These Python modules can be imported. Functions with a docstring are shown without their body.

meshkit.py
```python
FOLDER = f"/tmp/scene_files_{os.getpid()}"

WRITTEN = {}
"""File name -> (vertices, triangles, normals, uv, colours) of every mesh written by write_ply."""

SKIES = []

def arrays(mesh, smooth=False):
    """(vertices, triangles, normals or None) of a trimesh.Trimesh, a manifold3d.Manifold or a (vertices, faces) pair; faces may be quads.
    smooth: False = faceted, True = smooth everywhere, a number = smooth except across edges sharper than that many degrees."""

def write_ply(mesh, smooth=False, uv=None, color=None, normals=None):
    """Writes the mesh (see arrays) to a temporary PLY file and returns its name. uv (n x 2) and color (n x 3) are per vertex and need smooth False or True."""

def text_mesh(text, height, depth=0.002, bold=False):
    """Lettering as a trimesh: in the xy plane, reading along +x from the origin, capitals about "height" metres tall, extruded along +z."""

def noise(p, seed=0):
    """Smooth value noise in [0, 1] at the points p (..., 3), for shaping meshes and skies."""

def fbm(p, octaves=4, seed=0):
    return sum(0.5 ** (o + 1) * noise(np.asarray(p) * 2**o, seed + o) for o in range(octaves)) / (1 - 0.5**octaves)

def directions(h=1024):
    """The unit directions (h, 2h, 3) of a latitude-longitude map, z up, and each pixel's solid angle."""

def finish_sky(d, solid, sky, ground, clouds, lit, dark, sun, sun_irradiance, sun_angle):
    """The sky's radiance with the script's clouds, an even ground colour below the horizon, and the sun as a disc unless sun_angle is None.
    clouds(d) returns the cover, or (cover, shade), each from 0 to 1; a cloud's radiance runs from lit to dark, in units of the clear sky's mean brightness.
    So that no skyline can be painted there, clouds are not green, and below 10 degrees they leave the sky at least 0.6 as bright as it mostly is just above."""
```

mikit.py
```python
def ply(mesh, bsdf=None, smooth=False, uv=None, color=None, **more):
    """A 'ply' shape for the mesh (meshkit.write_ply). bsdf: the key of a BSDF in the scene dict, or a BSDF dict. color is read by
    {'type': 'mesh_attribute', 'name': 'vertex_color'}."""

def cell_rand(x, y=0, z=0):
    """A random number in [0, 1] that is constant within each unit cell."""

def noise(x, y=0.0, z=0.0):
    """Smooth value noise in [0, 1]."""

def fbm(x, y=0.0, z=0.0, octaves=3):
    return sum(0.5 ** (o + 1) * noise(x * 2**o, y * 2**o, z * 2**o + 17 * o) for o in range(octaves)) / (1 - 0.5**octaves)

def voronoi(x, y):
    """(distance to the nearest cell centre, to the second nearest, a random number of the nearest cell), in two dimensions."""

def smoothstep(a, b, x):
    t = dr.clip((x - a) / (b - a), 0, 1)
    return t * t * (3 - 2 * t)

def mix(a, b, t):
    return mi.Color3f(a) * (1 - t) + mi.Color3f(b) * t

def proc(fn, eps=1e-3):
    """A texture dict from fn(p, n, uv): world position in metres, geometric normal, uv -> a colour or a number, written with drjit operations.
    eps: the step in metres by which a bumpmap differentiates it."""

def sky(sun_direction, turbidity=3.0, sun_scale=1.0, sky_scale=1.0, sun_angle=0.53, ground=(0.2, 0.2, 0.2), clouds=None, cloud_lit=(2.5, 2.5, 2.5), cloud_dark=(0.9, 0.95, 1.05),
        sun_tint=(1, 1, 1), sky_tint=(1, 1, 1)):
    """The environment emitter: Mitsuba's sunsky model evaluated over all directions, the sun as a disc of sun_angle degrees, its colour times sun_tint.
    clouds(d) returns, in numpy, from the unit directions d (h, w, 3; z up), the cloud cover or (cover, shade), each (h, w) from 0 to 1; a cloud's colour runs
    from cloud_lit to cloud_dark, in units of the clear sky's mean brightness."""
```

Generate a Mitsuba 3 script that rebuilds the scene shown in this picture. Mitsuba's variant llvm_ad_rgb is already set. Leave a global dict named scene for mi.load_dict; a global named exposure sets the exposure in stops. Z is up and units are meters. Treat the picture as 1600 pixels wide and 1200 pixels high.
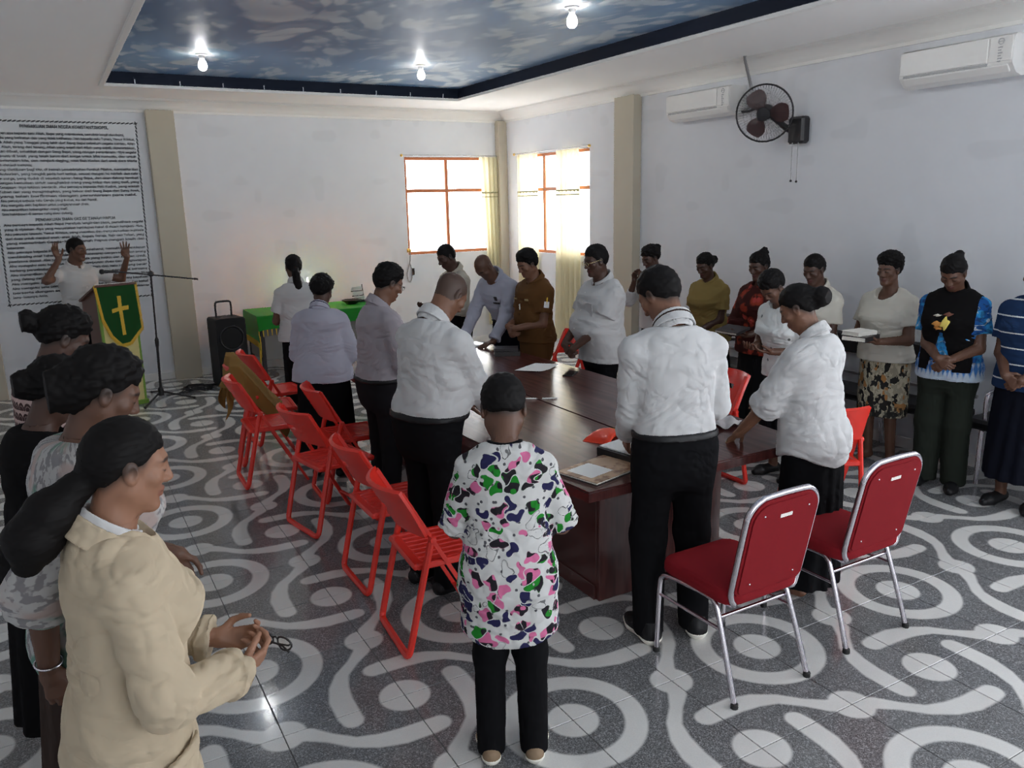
import math, random, re
import numpy as np, trimesh, manifold3d
import drjit as dr
import mitsuba as mi
import mikit, meshkit
from shapely.geometry import Polygon, Point, box as sbox
from shapely import affinity

T = mi.ScalarTransform4f
scene, labels = {}, {}

# ---------------------------------------------------------------- camera, daylight panes, lamps, exposure
CAM = np.array([-.5374, -4.2958, 1.9874])
PITCH, ROLL, YAW = .225841, -.023289, .514984
fw = np.array([math.sin(YAW) * math.cos(PITCH), math.cos(YAW) * math.cos(PITCH), -math.sin(PITCH)])
rt = np.array([math.cos(YAW), -math.sin(YAW), 0.])
up0 = np.cross(rt, fw)
up = -rt * math.sin(ROLL) + up0 * math.cos(ROLL)
scene['camera'] = {'type': 'perspective', 'fov': 2 * math.degrees(math.atan(800 / 1249.5)), 'fov_axis': 'x', 'near_clip': .05, 'far_clip': 100.,
                   'to_world': T().look_at(origin=CAM.tolist(), target=(CAM + fw).tolist(), up=up.tolist())}
WINDOW_LIGHT = (4.6, 4.8, 5.0)      # overcast daylight on the frosted panes in view
ADDED_PANE_LIGHT = (4.7, 5.0, 5.3)        # unseen window panes added behind and beside the camera for ambient light
BULB_LIGHT = (170., 169., 163.)
exposure = .17

# ---------------------------------------------------------------- helpers


def number(n):
    if n not in scene and n not in labels:
        return n
    i = 1
    while f'{n}_{i:03d}' in scene or f'{n}_{i:03d}' in labels:
        i += 1
    return f'{n}_{i:03d}'


def hash_name(k):
    return sum((i + 1) * ord(c) for i, c in enumerate(k))


def thing(name, label, cat, group=None):
    k = number(name)
    labels[k] = {'label': label, 'category': cat}
    if group:
        labels[k]['group'] = group
    return k


def add(parent, name, mesh, bsdf, smooth=30, label=None, kind=None, M=None, **kw):
    k = number((parent + '__' if parent else '') + name)
    d = mesh if isinstance(mesh, dict) else mikit.ply(mesh, bsdf, smooth=smooth, **kw)
    d = dict(d)
    if M is not None:
        d['to_world'] = M
    scene[k] = d
    if label or kind:
        labels[k] = {**({'label': label} if label else {}), **({'kind': kind} if kind else {})}
    return k


def struct(name, mesh, bsdf, smooth=False, label=None):
    k = number(name)
    if mesh is not None:
        scene[k] = mikit.ply(mesh, bsdf, smooth=smooth)
    labels[k] = {'kind': 'structure', **({'label': label} if label else {})}
    return k


def cat(*ms):
    return trimesh.util.concatenate([m for m in ms if m is not None])


def bx(x0, x1, y0, y1, z0, z1, b=0.):
    """A box, its edges chamfered by b."""
    c, h = np.array([(x0 + x1) / 2, (y0 + y1) / 2, (z0 + z1) / 2]), np.abs(np.array([x1 - x0, y1 - y0, z1 - z0])) / 2
    if b <= 0:
        m = trimesh.creation.box(2 * h); m.apply_translation(c)
        return m
    b = min(b, h.min() * .9)
    pts = []
    for s in np.ndindex(2, 2, 2):
        s = np.array(s) * 2 - 1
        for a in range(3):
            q = h - b; q[a] = h[a]
            pts.append(c + s * q)
    return trimesh.convex.convex_hull(np.array(pts))


def xf(m, M):
    m = m.copy(); m.apply_transform(M)
    return m


def mat4(R=None, t=(0, 0, 0)):
    M = np.eye(4)
    if R is not None:
        M[:3, :3] = R
    M[:3, 3] = t
    return M


def RZ(deg):
    a = math.radians(deg); c, s = math.cos(a), math.sin(a)
    return np.array([[c, -s, 0], [s, c, 0], [0, 0, 1.]])


def place(x, y, deg, z=0.):
    return T().translate([x, y, z]).rotate([0, 0, 1], deg)


def smoothline(pts, n=6, closed=False):
    """Catmull-Rom through the points."""
    p = np.asarray(pts, float)
    q = np.vstack([p[-1], p, p[:2]]) if closed else np.vstack([2 * p[0] - p[1], p, 2 * p[-1] - p[-2]])
    out = []
    for i in range(1, len(q) - 2):
        for t in np.arange(n) / n:
            a, b, c, d = q[i - 1:i + 3]
            out.append(.5 * (2 * b + (c - a) * t + (2 * a - 5 * b + 4 * c - d) * t * t + (3 * b - a - 3 * c + d) * t ** 3))
    if not closed:
        out.append(p[-1])
    return np.array(out)


def tube(pts, r, n=10, closed=False, squash=None):
    """A tube along the points; r a number or one per point; squash = (width, height) of a flat bar instead of r."""
    p = np.asarray(pts, float); m = len(p)
    r = np.broadcast_to(r, m)
    if closed:
        tg = np.roll(p, -1, 0) - np.roll(p, 1, 0)
    else:
        tg = np.gradient(p, axis=0)
    tg /= np.maximum(np.linalg.norm(tg, axis=1, keepdims=True), 1e-9)
    nrm = np.cross(tg[0], [0, 0, 1] if abs(tg[0][2]) < .9 else [0, 1, 0]); nrm /= np.linalg.norm(nrm)
    V = []
    a = np.arange(n) / n * 2 * math.pi + (math.pi / n if n == 4 else 0)
    for i in range(m):
        nrm = nrm - tg[i] * (nrm @ tg[i]); nrm /= np.linalg.norm(nrm)
        bn = np.cross(tg[i], nrm)
        if squash:
            V.append(p[i] + np.outer(np.cos(a), nrm) * squash[0] + np.outer(np.sin(a), bn) * squash[1])
        else:
            V.append(p[i] + r[i] * (np.outer(np.cos(a), nrm) + np.outer(np.sin(a), bn)))
    V = np.vstack(V); F = []
    k = np.arange(n)
    for i in range(m if closed else m - 1):
        j = (i + 1) % m
        F += [np.stack([i * n + k, i * n + (k + 1) % n, j * n + (k + 1) % n], 1), np.stack([i * n + k, j * n + (k + 1) % n, j * n + k], 1)]
    F = np.vstack(F)
    if not closed:
        V = np.vstack([V, p[0], p[-1]]); c0, c1 = len(V) - 2, len(V) - 1
        F = np.vstack([F, np.stack([np.full(n, c0), (k + 1) % n, k], 1), np.stack([np.full(n, c1), (m - 1) * n + k, (m - 1) * n + (k + 1) % n], 1)])
    me = trimesh.Trimesh(V, F, process=False)
    return me


def rod(a, b, r, n=10):
    return tube([a, b], r, n)


def lathe(prof, n=28):
    """Revolve (r, z) points about z."""
    prof = np.asarray(prof, float); m = len(prof)
    a = np.arange(n) / n * 2 * math.pi
    V = np.stack([prof[:, None, 0] * np.cos(a), prof[:, None, 0] * np.sin(a), np.repeat(prof[:, 1:2], n, 1)], -1).reshape(-1, 3)
    k = np.arange(n); F = []
    for i in range(m - 1):
        F += [np.stack([i * n + k, i * n + (k + 1) % n, (i + 1) * n + (k + 1) % n], 1), np.stack([i * n + k, (i + 1) * n + (k + 1) % n, (i + 1) * n + k], 1)]
    me = trimesh.Trimesh(V, np.vstack(F), process=True)
    me.update_faces(me.nondegenerate_faces())
    return me


def aim(m, d, o=(0, 0, 0)):
    """Turn z to the direction d and move to o."""
    return xf(m, trimesh.geometry.align_vectors([0, 0, 1], np.asarray(d, float) / np.linalg.norm(d)) if True else None).apply_translation(o)


def extr(poly, h):
    return trimesh.creation.extrude_polygon(poly, h, engine='earcut')


def sheet(P, th=.002):
    """A grid (n, m, 3) of points made into a closed thin cloth of thickness th."""
    n, m = P.shape[:2]
    v = P.reshape(-1, 3)
    i, j = np.meshgrid(np.arange(n - 1), np.arange(m - 1), indexing='ij')
    a = (i * m + j).ravel(); b, c, d = a + 1, a + m + 1, a + m
    f = np.vstack([np.stack([a, d, c], 1), np.stack([a, c, b], 1)])
    t = trimesh.Trimesh(v, f, process=False)
    nn = t.vertex_normals
    k = len(v)
    v2 = np.vstack([v + nn * th / 2, v - nn * th / 2])
    edge = np.concatenate([np.arange(m), np.arange(1, n) * m + m - 1, np.arange(m - 2, -1, -1) + (n - 1) * m, np.arange(n - 2, 0, -1) * m])
    e2 = np.roll(edge, -1)
    F = np.vstack([f, f[:, ::-1] + k, np.stack([edge, e2, e2 + k], 1), np.stack([edge, e2 + k, edge + k], 1)])
    return trimesh.Trimesh(v2, F, process=False)


GLYPH = {}


def glyph(c, bold):
    """(vertices, faces, advance) of one character, capitals 1 high."""
    if (c, bold) not in GLYPH:
        import glob
        from PIL import ImageFont
        font = ImageFont.truetype(glob.glob('/opt/blender-*/*/datafiles/fonts/Inter.woff2')[0], 96)
        adv = font.getlength(c) / 70
        if c == ' ':
            GLYPH[c, bold] = (np.zeros((0, 3)), np.zeros((0, 3), int), adv)
        else:
            m = meshkit.text_mesh(c, 1., .04, 2 if bold else 0)
            v = np.array(m.vertices); v[:, 0] += font.getbbox(c, anchor='ls')[0] / 70
            GLYPH[c, bold] = (v, np.array(m.faces), adv)
    return GLYPH[c, bold]


def text(s, height, M=np.eye(4), depth=.001, bold=False, width=None):
    V, F, x, n = [], [], 0., 0
    for c in s:
        v, f, a = glyph(c, bold)
        V.append(v + [x, 0, 0]); F.append(f + n); n += len(v); x += a
    v = np.vstack(V) * [height, height, depth / .04]
    if width:
        v[:, 0] *= width / v[:, 0].max()
    t = trimesh.Trimesh(v, np.vstack(F), process=False)
    t.apply_transform(M)
    return t


# ---------------------------------------------------------------- materials


smooth, noise, fbm, voronoi, cell = mikit.smoothstep, mikit.noise, mikit.fbm, mikit.voronoi, mikit.cell_rand


def rgb(c):
    return {'type': 'rgb', 'value': list(map(float, c))}


def bsdf(name, c, r=.6, **k):
    scene[name] = {'type': 'twosided', 'bsdf': {'type': 'principled', 'base_color': c if isinstance(c, dict) else rgb(c), 'roughness': float(r), **k}}
    return name


def creases(p, n, uv):
    """Fine folds of worn cloth, in metres of height."""
    q = noise(p.x * 7, p.y * 7, p.z * 7) - .5
    x, y, z = p.x * 15 + 2.5 * q, p.y * 15 + 2.5 * q, p.z * 21 + 3.5 * q
    a = dr.abs(2 * noise(x, y, z) - 1); b = dr.abs(2 * noise(x * 2.1 + 9, y * 2.1, z * 2.1) - 1)
    return .0085 * dr.sqrt(a + .01) + .0034 * b


def cloth(name, c, r=.88, sheen=.04, fold=True, spec=.2):
    b = {'type': 'principled', 'base_color': c if isinstance(c, dict) else rgb(c), 'roughness': float(r), 'specular': spec, 'sheen': sheen}
    scene[name] = {'type': 'twosided', 'bsdf': {'type': 'bumpmap', 'bsdf': b, 'nested_texture': mikit.proc(creases, .004), 'scale': 1.} if fold else b}
    return name




def floor_colour(p, n, uv):
    """Polished tiles: rings on one set of corners, discs on another and S-shaped bands through the rest; dark ground speckled like granite."""
    X, Y = p.x * 2, -p.y * 2
    # nearest ring centre (even, even) and disc centre (odd, odd)
    bxx, byy = X - 2 * dr.floor(X / 2 + .5), Y - 2 * dr.floor(Y / 2 + .5)
    rb = dr.sqrt(bxx * bxx + byy * byy)
    dx, dy = X - 1 - 2 * dr.floor((X - 1) / 2 + .5), Y - 1 - 2 * dr.floor((Y - 1) / 2 + .5)
    rd = dr.sqrt(dx * dx + dy * dy)
    d = dr.minimum(dr.minimum(rb - .205, dr.abs(rb - .495) - .088), rd - .212)
    # nearest band corner
    cx, cy = bxx, byy
    m1 = dr.sqrt(dr.square(dr.abs(cx) - 1) + cy * cy); m2 = dr.sqrt(dr.square(dr.abs(cy) - 1) + cx * cx)
    d = dr.minimum(d, dr.minimum(m1, m2) - .178)
    path = [(-1.0, 0.0, .10), (-.83, .085, .075), (-.70, .21, .052), (-.55, .36, .060), (-.38, .44, .082), (-.20, .48, .096), (.03, .485, .095), (.10, .48, .088)]
    for (s, c) in ((0, 1), (1, 0), (0, -1), (-1, 0)):
        qx, qy = dx * c + dy * s, dy * c - dx * s
        for (x0, y0, w0), (x1, y1, w1) in zip(path[:-1], path[1:]):
            ex, ey = x1 - x0, y1 - y0
            t = dr.clip(((qx - x0) * ex + (qy - y0) * ey) / (ex * ex + ey * ey), 0, 1)
            d = dr.minimum(d, dr.sqrt(dr.square(qx - x0 - t * ex) + dr.square(qy - y0 - t * ey)) - (w0 + (w1 - w0) * t))
    k = smooth(.016, -.016, d)
    s1 = cell(p.x * 260, p.y * 260, 3)
    s2 = cell(p.x * 150 + 7, p.y * 150, 5)
    dark = .085 + .17 * s1 * s1 + .10 * smooth(.82, .95, s2)
    tile = .94 + .12 * cell(X + 100, Y + 100, 9)
    light = .60 + .03 * s1
    return mikit.mix(mi.Color3f(dark * .98, dark, dark * 1.03), mi.Color3f(light, light * 1.0, light * .97), k) * tile


scene['floor_tile'] = {'type': 'principled', 'base_color': mikit.proc(floor_colour), 'roughness': .13, 'specular': .5, 'clearcoat': 1., 'clearcoat_gloss': .97}
bsdf('grout', (.10, .10, .10), .7)


def wall_paint(p, n, uv):
    v = .965 + .05 * fbm(p.x * 1.3 + p.y * .9, p.z * 1.3, 2.) + .02 * noise(p.x * 9 + p.y * 9, p.z * 9)
    s = smooth(.80, .9, noise(p.x * 5.2 + p.y * 4.1 + 31, p.z * 5.3)) * .05
    return mi.Color3f(.690, .712, .750) * (v - s)


bsdf('wall_paint', mikit.proc(wall_paint), .75, specular=.3)
bsdf('pillar_paint', (.47, .43, .345), .7)
bsdf('soffit_paint', (.80, .80, .785), .8)
bsdf('trim_white', (.78, .78, .76), .6)
bsdf('navy_trim', (.004, .008, .019), .75, specular=.2)


def sky_print(p, n, uv):
    x, y = p.x * 1.25, p.y * .62
    w1, w2 = fbm(x * 1.1, y * 1.1, 4.) - .5, fbm(x * 1.1 + 9, y * 1.1 + 5, 8.) - .5
    x, y = x + .7 * w1, y + .6 * w2

    def puffs(yy):
        v, amp = mi.Float(0), .56
        for o in range(3):
            k = 1.9 * 2 ** o
            a, b, c_ = voronoi(x * k + 5 * o, yy * k + 3 * o)
            v += amp * (1 - dr.clip(a * 1.15, 0, 1))
            amp *= .50
        return v
    puff, up = puffs(y), puffs(y + .09)
    big = smooth(.30, .62, fbm(p.x * .75 + 2, p.y * .95, 5.))
    cover = smooth(.34, .58, puff + .22 * (big - .5))
    lit = smooth(-.08, .14, puff - up + .35 * (puff - .55))
    base = mikit.mix((.085, .165, .30), (.15, .245, .385), smooth(.3, .7, fbm(p.x * .5, p.y * .5, 1.)))
    return mikit.mix(base, mikit.mix((.16, .25, .37), (.45, .52, .58), lit), cover * (.5 + .5 * big))


bsdf('sky_print', mikit.proc(sky_print), .5, specular=.18, clearcoat=.35, clearcoat_gloss=.975)
bsdf('window_wood', (.42, .13, .045), .5)
bsdf('curtain', (.74, .70, .50), .9)
scene['curtain_cloth'] = {'type': 'principledthin', 'base_color': rgb((.78, .74, .54)), 'roughness': .9, 'diff_trans': .75, 'spec_trans': 0.}
bsdf('curtain_lace', (.30, .28, .16), .9)
bsdf('brass', (.75, .50, .14), .3, metallic=.9)
bsdf('white_plastic', (.80, .80, .78), .32)
bsdf('grey_plastic', (.40, .41, .42), .5)
bsdf('dark_plastic', (.012, .012, .014), .38)
bsdf('black_rubber', (.010, .010, .010), .7)
bsdf('red_plastic', (.68, .028, .016), .30, specular=.5, clearcoat=.35)


def maroon(p, n, uv):
    f = fbm(p.x * 700, p.y * 700, p.z * 700, 2)
    return mi.Color3f(.18, .0065, .011) * (.8 + .4 * f)


cloth('red_fabric', mikit.proc(maroon), .92, .15, False)
scene['chrome'] = {'type': 'roughconductor', 'material': 'Cr', 'alpha': .12}
bsdf('sticker', (.72, .70, .66), .5)


def veneer(p, n, uv):
    g = fbm(p.x * 60, p.y * 3.2, p.z * 5, 3)
    h = fbm(p.x * 9, p.y * .8, p.z * 2, 2)
    return mikit.mix((.030, .0075, .0075), (.075, .020, .017), smooth(.25, .75, .6 * g + .4 * h))


bsdf('table_wood', mikit.proc(veneer), .20, specular=.5, clearcoat=1.0, clearcoat_gloss=.93)
bsdf('seam', (.008, .004, .004), .7)
bsdf('lectern_brown', (.085, .035, .026), .35)
bsdf('lectern_cream', (.60, .52, .22), .5)
bsdf('lectern_green', (.16, .30, .04), .5)
cloth('green_cloth', (.010, .060, .014), fold=False)
cloth('altar_green', (.010, .20, .018), .42, .1)
cloth('gold_fringe', (.62, .40, .05), .6, fold=False)
bsdf('paper', (.80, .80, .78), .8)
bsdf('page', (.70, .68, .62), .85)
bsdf('book_black', (.018, .016, .016), .4)
bsdf('book_dark', (.030, .026, .028), .5)


def folder_cover(p, n, uv):
    a = fbm(p.x * 22, p.y * 22, 3., 4)
    return mikit.mix((.42, .27, .17), (.20, .10, .055), smooth(.4, .65, a))


bsdf('folder_brown', mikit.proc(folder_cover), .35)
bsdf('snack_red', (.75, .05, .015), .25)
bsdf('snack_yellow', (.85, .55, .03), .25)
bsdf('phone_black', (.006, .006, .007), .12)
bsdf('bench_black', (.013, .013, .015), .42)
bsdf('steel_grey', (.35, .35, .36), .35, metallic=.6)
bsdf('banner_white', (.66, .69, .72), .6)
bsdf('ink', (.025, .028, .036), .7)
bsdf('altar_grey', (.20, .19, .18), .6)
cloth('tan_jacket', (.23, .125, .035))
bsdf('spectacle_gold', (.75, .62, .35), .25, metallic=.9)
bsdf('pearl', (.8, .78, .74), .3)
scene['skin'] = {'type': 'principled', 'base_color': {'type': 'mesh_attribute', 'name': 'vertex_color'}, 'roughness': .48, 'specular': .42}
scene['hair'] = {'type': 'principled', 'base_color': rgb((.0050, .0042, .0042)), 'roughness': .6, 'specular': .13}
scene['clear_glass'] = {'type': 'thindielectric', 'int_ior': 1.5}

# ---------------------------------------------------------------- the room
XL, XR, YF, YB, ZW = -2.6, 5.15, -5.6, 5.85, 3.30
struct('floor', bx(XL - .2, XR + .2, YF - .2, YB + .2, -.12, -.003), 'grout')
tile = mikit.ply(bx(-.2480, .2480, -.2480, .2480, -.02, 0, .0012), 'floor_tile', smooth=False)
tiles = [(i * .5 + .25, j * .5 + .25) for i in range(-6, 11) for j in range(-12, 12)]


def seen(x, y):
    d = np.array([x, y, 0]) - CAM
    return d @ fw > .5 and abs(d @ rt) < .72 * (d @ fw) + .45 and d @ up > -.56 * (d @ fw) - .4


rest = []
for x, y in sorted([t for t in tiles if XL < t[0] < XR + .2 and YF < t[1] < YB + .2], key=lambda t: (t[0] - CAM[0]) ** 2 + (t[1] - CAM[1]) ** 2):
    if seen(x, y) and len([k for k in scene if k.startswith('floor__tile')]) < 300:
        add('floor', 'tile', tile, None, M=T().translate([x, y, 0]))
    else:
        rest.append(bx(x - .248, x + .248, y - .248, y + .248, -.02, 0))
add('floor', 'outer_tiles', cat(*rest), 'floor_tile', smooth=False, kind='stuff')


def wall_with(axis, at, th, u0, u1, holes, z1=ZW):
    """A wall from u0 to u1 along the other axis, with openings (ua, ub, za, zb)."""
    ms = []

    def b(ua, ub, za, zb):
        if ub > ua and zb > za:
            ms.append(bx(ua, ub, min(at, at + th), max(at, at + th), za, zb) if axis == 'y' else bx(min(at, at + th), max(at, at + th), ua, ub, za, zb))
    u = u0
    for ua, ub, za, zb in sorted(holes):
        b(u, ua, 0, z1); b(ua, ub, 0, za); b(ua, ub, zb, z1)
        u = ub
    b(u, u1, 0, z1)
    return cat(*ms)


W1 = (3.655, 4.90, 1.30, 2.572)
W2 = (3.765, 5.41, 1.30, 2.572)
W3 = (-5.1, -2.7, .95, 2.6)  # unseen right wall window, added to light the near part of the room
W4 = [(-.4, 1.3, .95, 2.6), (2.3, 4.0, .95, 2.6)]  # unseen windows behind the camera, added as ambient fill
struct('wall_back', wall_with('y', YB, .16, XL - .16, XR + .16, [W1]), 'wall_paint')
struct('wall_right', wall_with('x', XR, .16, YF - .16, YB, [W2, W3]), 'wall_paint')
struct('wall_left', wall_with('x', XL, -.16, YF - .16, YB, []), 'wall_paint')
struct('wall_front', wall_with('y', YF, -.16, XL, XR, W4), 'wall_paint')
pane_emit = lambda L: {'type': 'area', 'radiance': {'type': 'rgb', 'value': list(L)}}


def window(axis, at, out, hole, cols, transom, light):
    """Timber casement window: frame, mullions, transom and milky bright panes; out = +1 or -1 towards the outside."""
    ua, ub, za, zb = hole
    k = struct('window_1', None, None)

    def b(u0, u1, d0, d1, z0, z1, c=.004):
        d0, d1 = sorted((at + out * d0, at + out * d1))
        return bx(u0, u1, d0, d1, z0, z1, c) if axis == 'y' else bx(d0, d1, u0, u1, z0, z1, c)
    f = .035
    for q in ((ua, ub, za, za + f), (ua, ub, zb - f, zb), (ua, ua + f, za + f, zb - f), (ub - f, ub, za + f, zb - f)):
        add(k, 'frame', b(q[0], q[1], .03, .10, q[2], q[3]), 'window_wood', smooth=False)
    add(k, 'transom', b(ua + f, ub - f, .035, .095, transom - .02, transom + .02), 'window_wood', smooth=False)
    us = np.linspace(ua + f / 2, ub - f / 2, cols + 1)
    for u in us[1:-1]:
        add(k, 'mullion', b(u - .02, u + .02, .04, .09, za + f, zb - f), 'window_wood', smooth=False)
    for i in range(cols):
        for z0, z1 in ((za + f, transom - .02), (transom + .02, zb - f)):
            m = b(us[i] + .018, us[i + 1] - .018, .062, .070, z0, z1, 0)
            add(k, 'pane', m, 'white_plastic', smooth=False, emitter=pane_emit(light))
    return k


window('y', YB, 1, W1, 2, 2.137, WINDOW_LIGHT)
window('x', XR, 1, W2, 3, 2.118, WINDOW_LIGHT)
window('x', XR, 1, W3, 4, 2.118, ADDED_PANE_LIGHT)  # from here on: added windows out of view, glowing as fill
window('y', YF, -1, W4[0], 3, 2.118, ADDED_PANE_LIGHT)
window('y', YF, -1, W4[1], 3, 2.118, ADDED_PANE_LIGHT)
# window_2.. are numbered after the first
struct('pillar_left', bx(-1.42, -1.13, YB - .10, YB, 0, 3.05, .004), 'pillar_paint')
struct('pillar_back', bx(.575, .868, YB - .12, YB, 0, 3.05, .004), 'pillar_paint')
struct('pillar_corner', bx(5.02, XR, YB - .11, YB, 0, 3.05, .004), 'pillar_paint')
struct('pillar_right', bx(XR - .11, XR, 2.80, 3.145, 0, 3.05, .004), 'pillar_paint')
# ceiling: painted border round a recess that holds a printed sky
RX0, RX1, RY0, RY1, ZS, ZC = .115, 3.985, -3.1, 4.845, 3.175, 3.305
struct('ceiling', cat(bx(XL, RX0, YF, YB, ZS, ZS + .2), bx(RX1, XR, YF, YB, ZS, ZS + .2), bx(RX0, RX1, RY1, YB, ZS, ZS + .2), bx(RX0, RX1, YF, RY0, ZS, ZS + .2)), 'soffit_paint')
add('ceiling', 'sky_panel', bx(RX0 - .02, RX1 + .02, RY0 - .02, RY1 + .02, ZC, ZC + .05), 'sky_print', smooth=False, label='glossy ceiling panel printed with blue grey clouds')
for q in ((RX0, RX1, RY1 - .012, RY1), (RX0, RX1, RY0, RY0 + .012), (RX0, RX0 + .012, RY0, RY1), (RX1 - .012, RX1, RY0, RY1)):
    add('ceiling', 'navy_band', bx(*q, ZS + .018, ZC), 'navy_trim', smooth=False, label='dark blue band inside the ceiling recess')
for i in range(9):
    x = RX0 + .42 * i + .3
    if x < RX1 - .1:
        add('ceiling', 'band_joint', bx(x - .004, x + .004, RY1 - .018, RY1 - .010, ZS + .02, ZS + .065), 'wall_paint', smooth=False)
for q in ((RX0 - .025, RX1 + .025, RY1 - .02, RY1 + .03), (RX0 - .025, RX1 + .025, RY0 - .03, RY0 + .02), (RX0 - .03, RX0 + .02, RY0, RY1), (RX1 - .02, RX1 + .03, RY0, RY1)):
    add('ceiling', 'recess_lip', bx(*q, ZS - .012, ZS + .020, .004), 'trim_white', smooth=False)
prof = [(0, 3.03), (.018, 3.03), (.022, 3.055), (.05, 3.075), (.06, 3.10), (.085, 3.118), (.10, 3.14), (.125, 3.152), (.13, ZS + .01), (0, ZS + .01)]


def cornice(u0, u1, axis):
    if axis == 'y':
        m = extr(Polygon([(a, b) for a, b in prof]), u1 - u0)
        return xf(m, np.array([[0, 0, 1, u0], [-1, 0, 0, YB], [0, 1, 0, 0], [0, 0, 0, 1.]]))
    m = extr(Polygon([(a, b) for a, b in prof]), u1 - u0)
    return xf(m, np.array([[-1, 0, 0, XR], [0, 0, 1, u0], [0, 1, 0, 0], [0, 0, 0, 1.]]))


def fixw(m):
    if m.volume < 0:
        m.invert()
    return m


struct('trim_1', fixw(cornice(XL, XR, 'y')), 'trim_white', smooth=35)
struct('trim_2', fixw(cornice(YF, YB, 'x')), 'trim_white', smooth=35)
struct('baseboard_back', bx(XL, XR, YB - .012, YB, 0, .09, .003), 'soffit_paint')
struct('baseboard_right', bx(XR - .012, XR, YF, YB, 0, .09, .003), 'soffit_paint')

# ---------------------------------------------------------------- lamps in the recess
glass = [(.0005, -.125), (.016, -.123), (.030, -.112), (.038, -.095), (.040, -.078), (.036, -.058), (.026, -.038), (.019, -.026), (.019, -.02)]
bulb_ply = mikit.ply(lathe(glass, 24), 'white_plastic', smooth=True, emitter=pane_emit(BULB_LIGHT))
sock = mikit.ply(lathe([(0, -.028), (.019, -.028), (.024, -.022), (.027, 0), (.050, .002), (.052, .012), (.0, .013)], 24), 'white_plastic', smooth=40)
SPOTS = [(.85, 3.57, 1, 'lit bulb hanging from the printed ceiling above the lectern side'), (2.87, 3.40, 1, 'lit bulb hanging from the printed ceiling near the back window'), (2.88, .76, 1, 'lit bulb hanging from the printed ceiling nearest the wall fan'),
         (.86, .95, 0, 'empty white lamp socket at the top edge of the printed ceiling'), (.86, -1.75, 1, 'lit bulb over the left aisle'), (2.87, -1.9, 1, 'lit bulb over the right aisle')]
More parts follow.
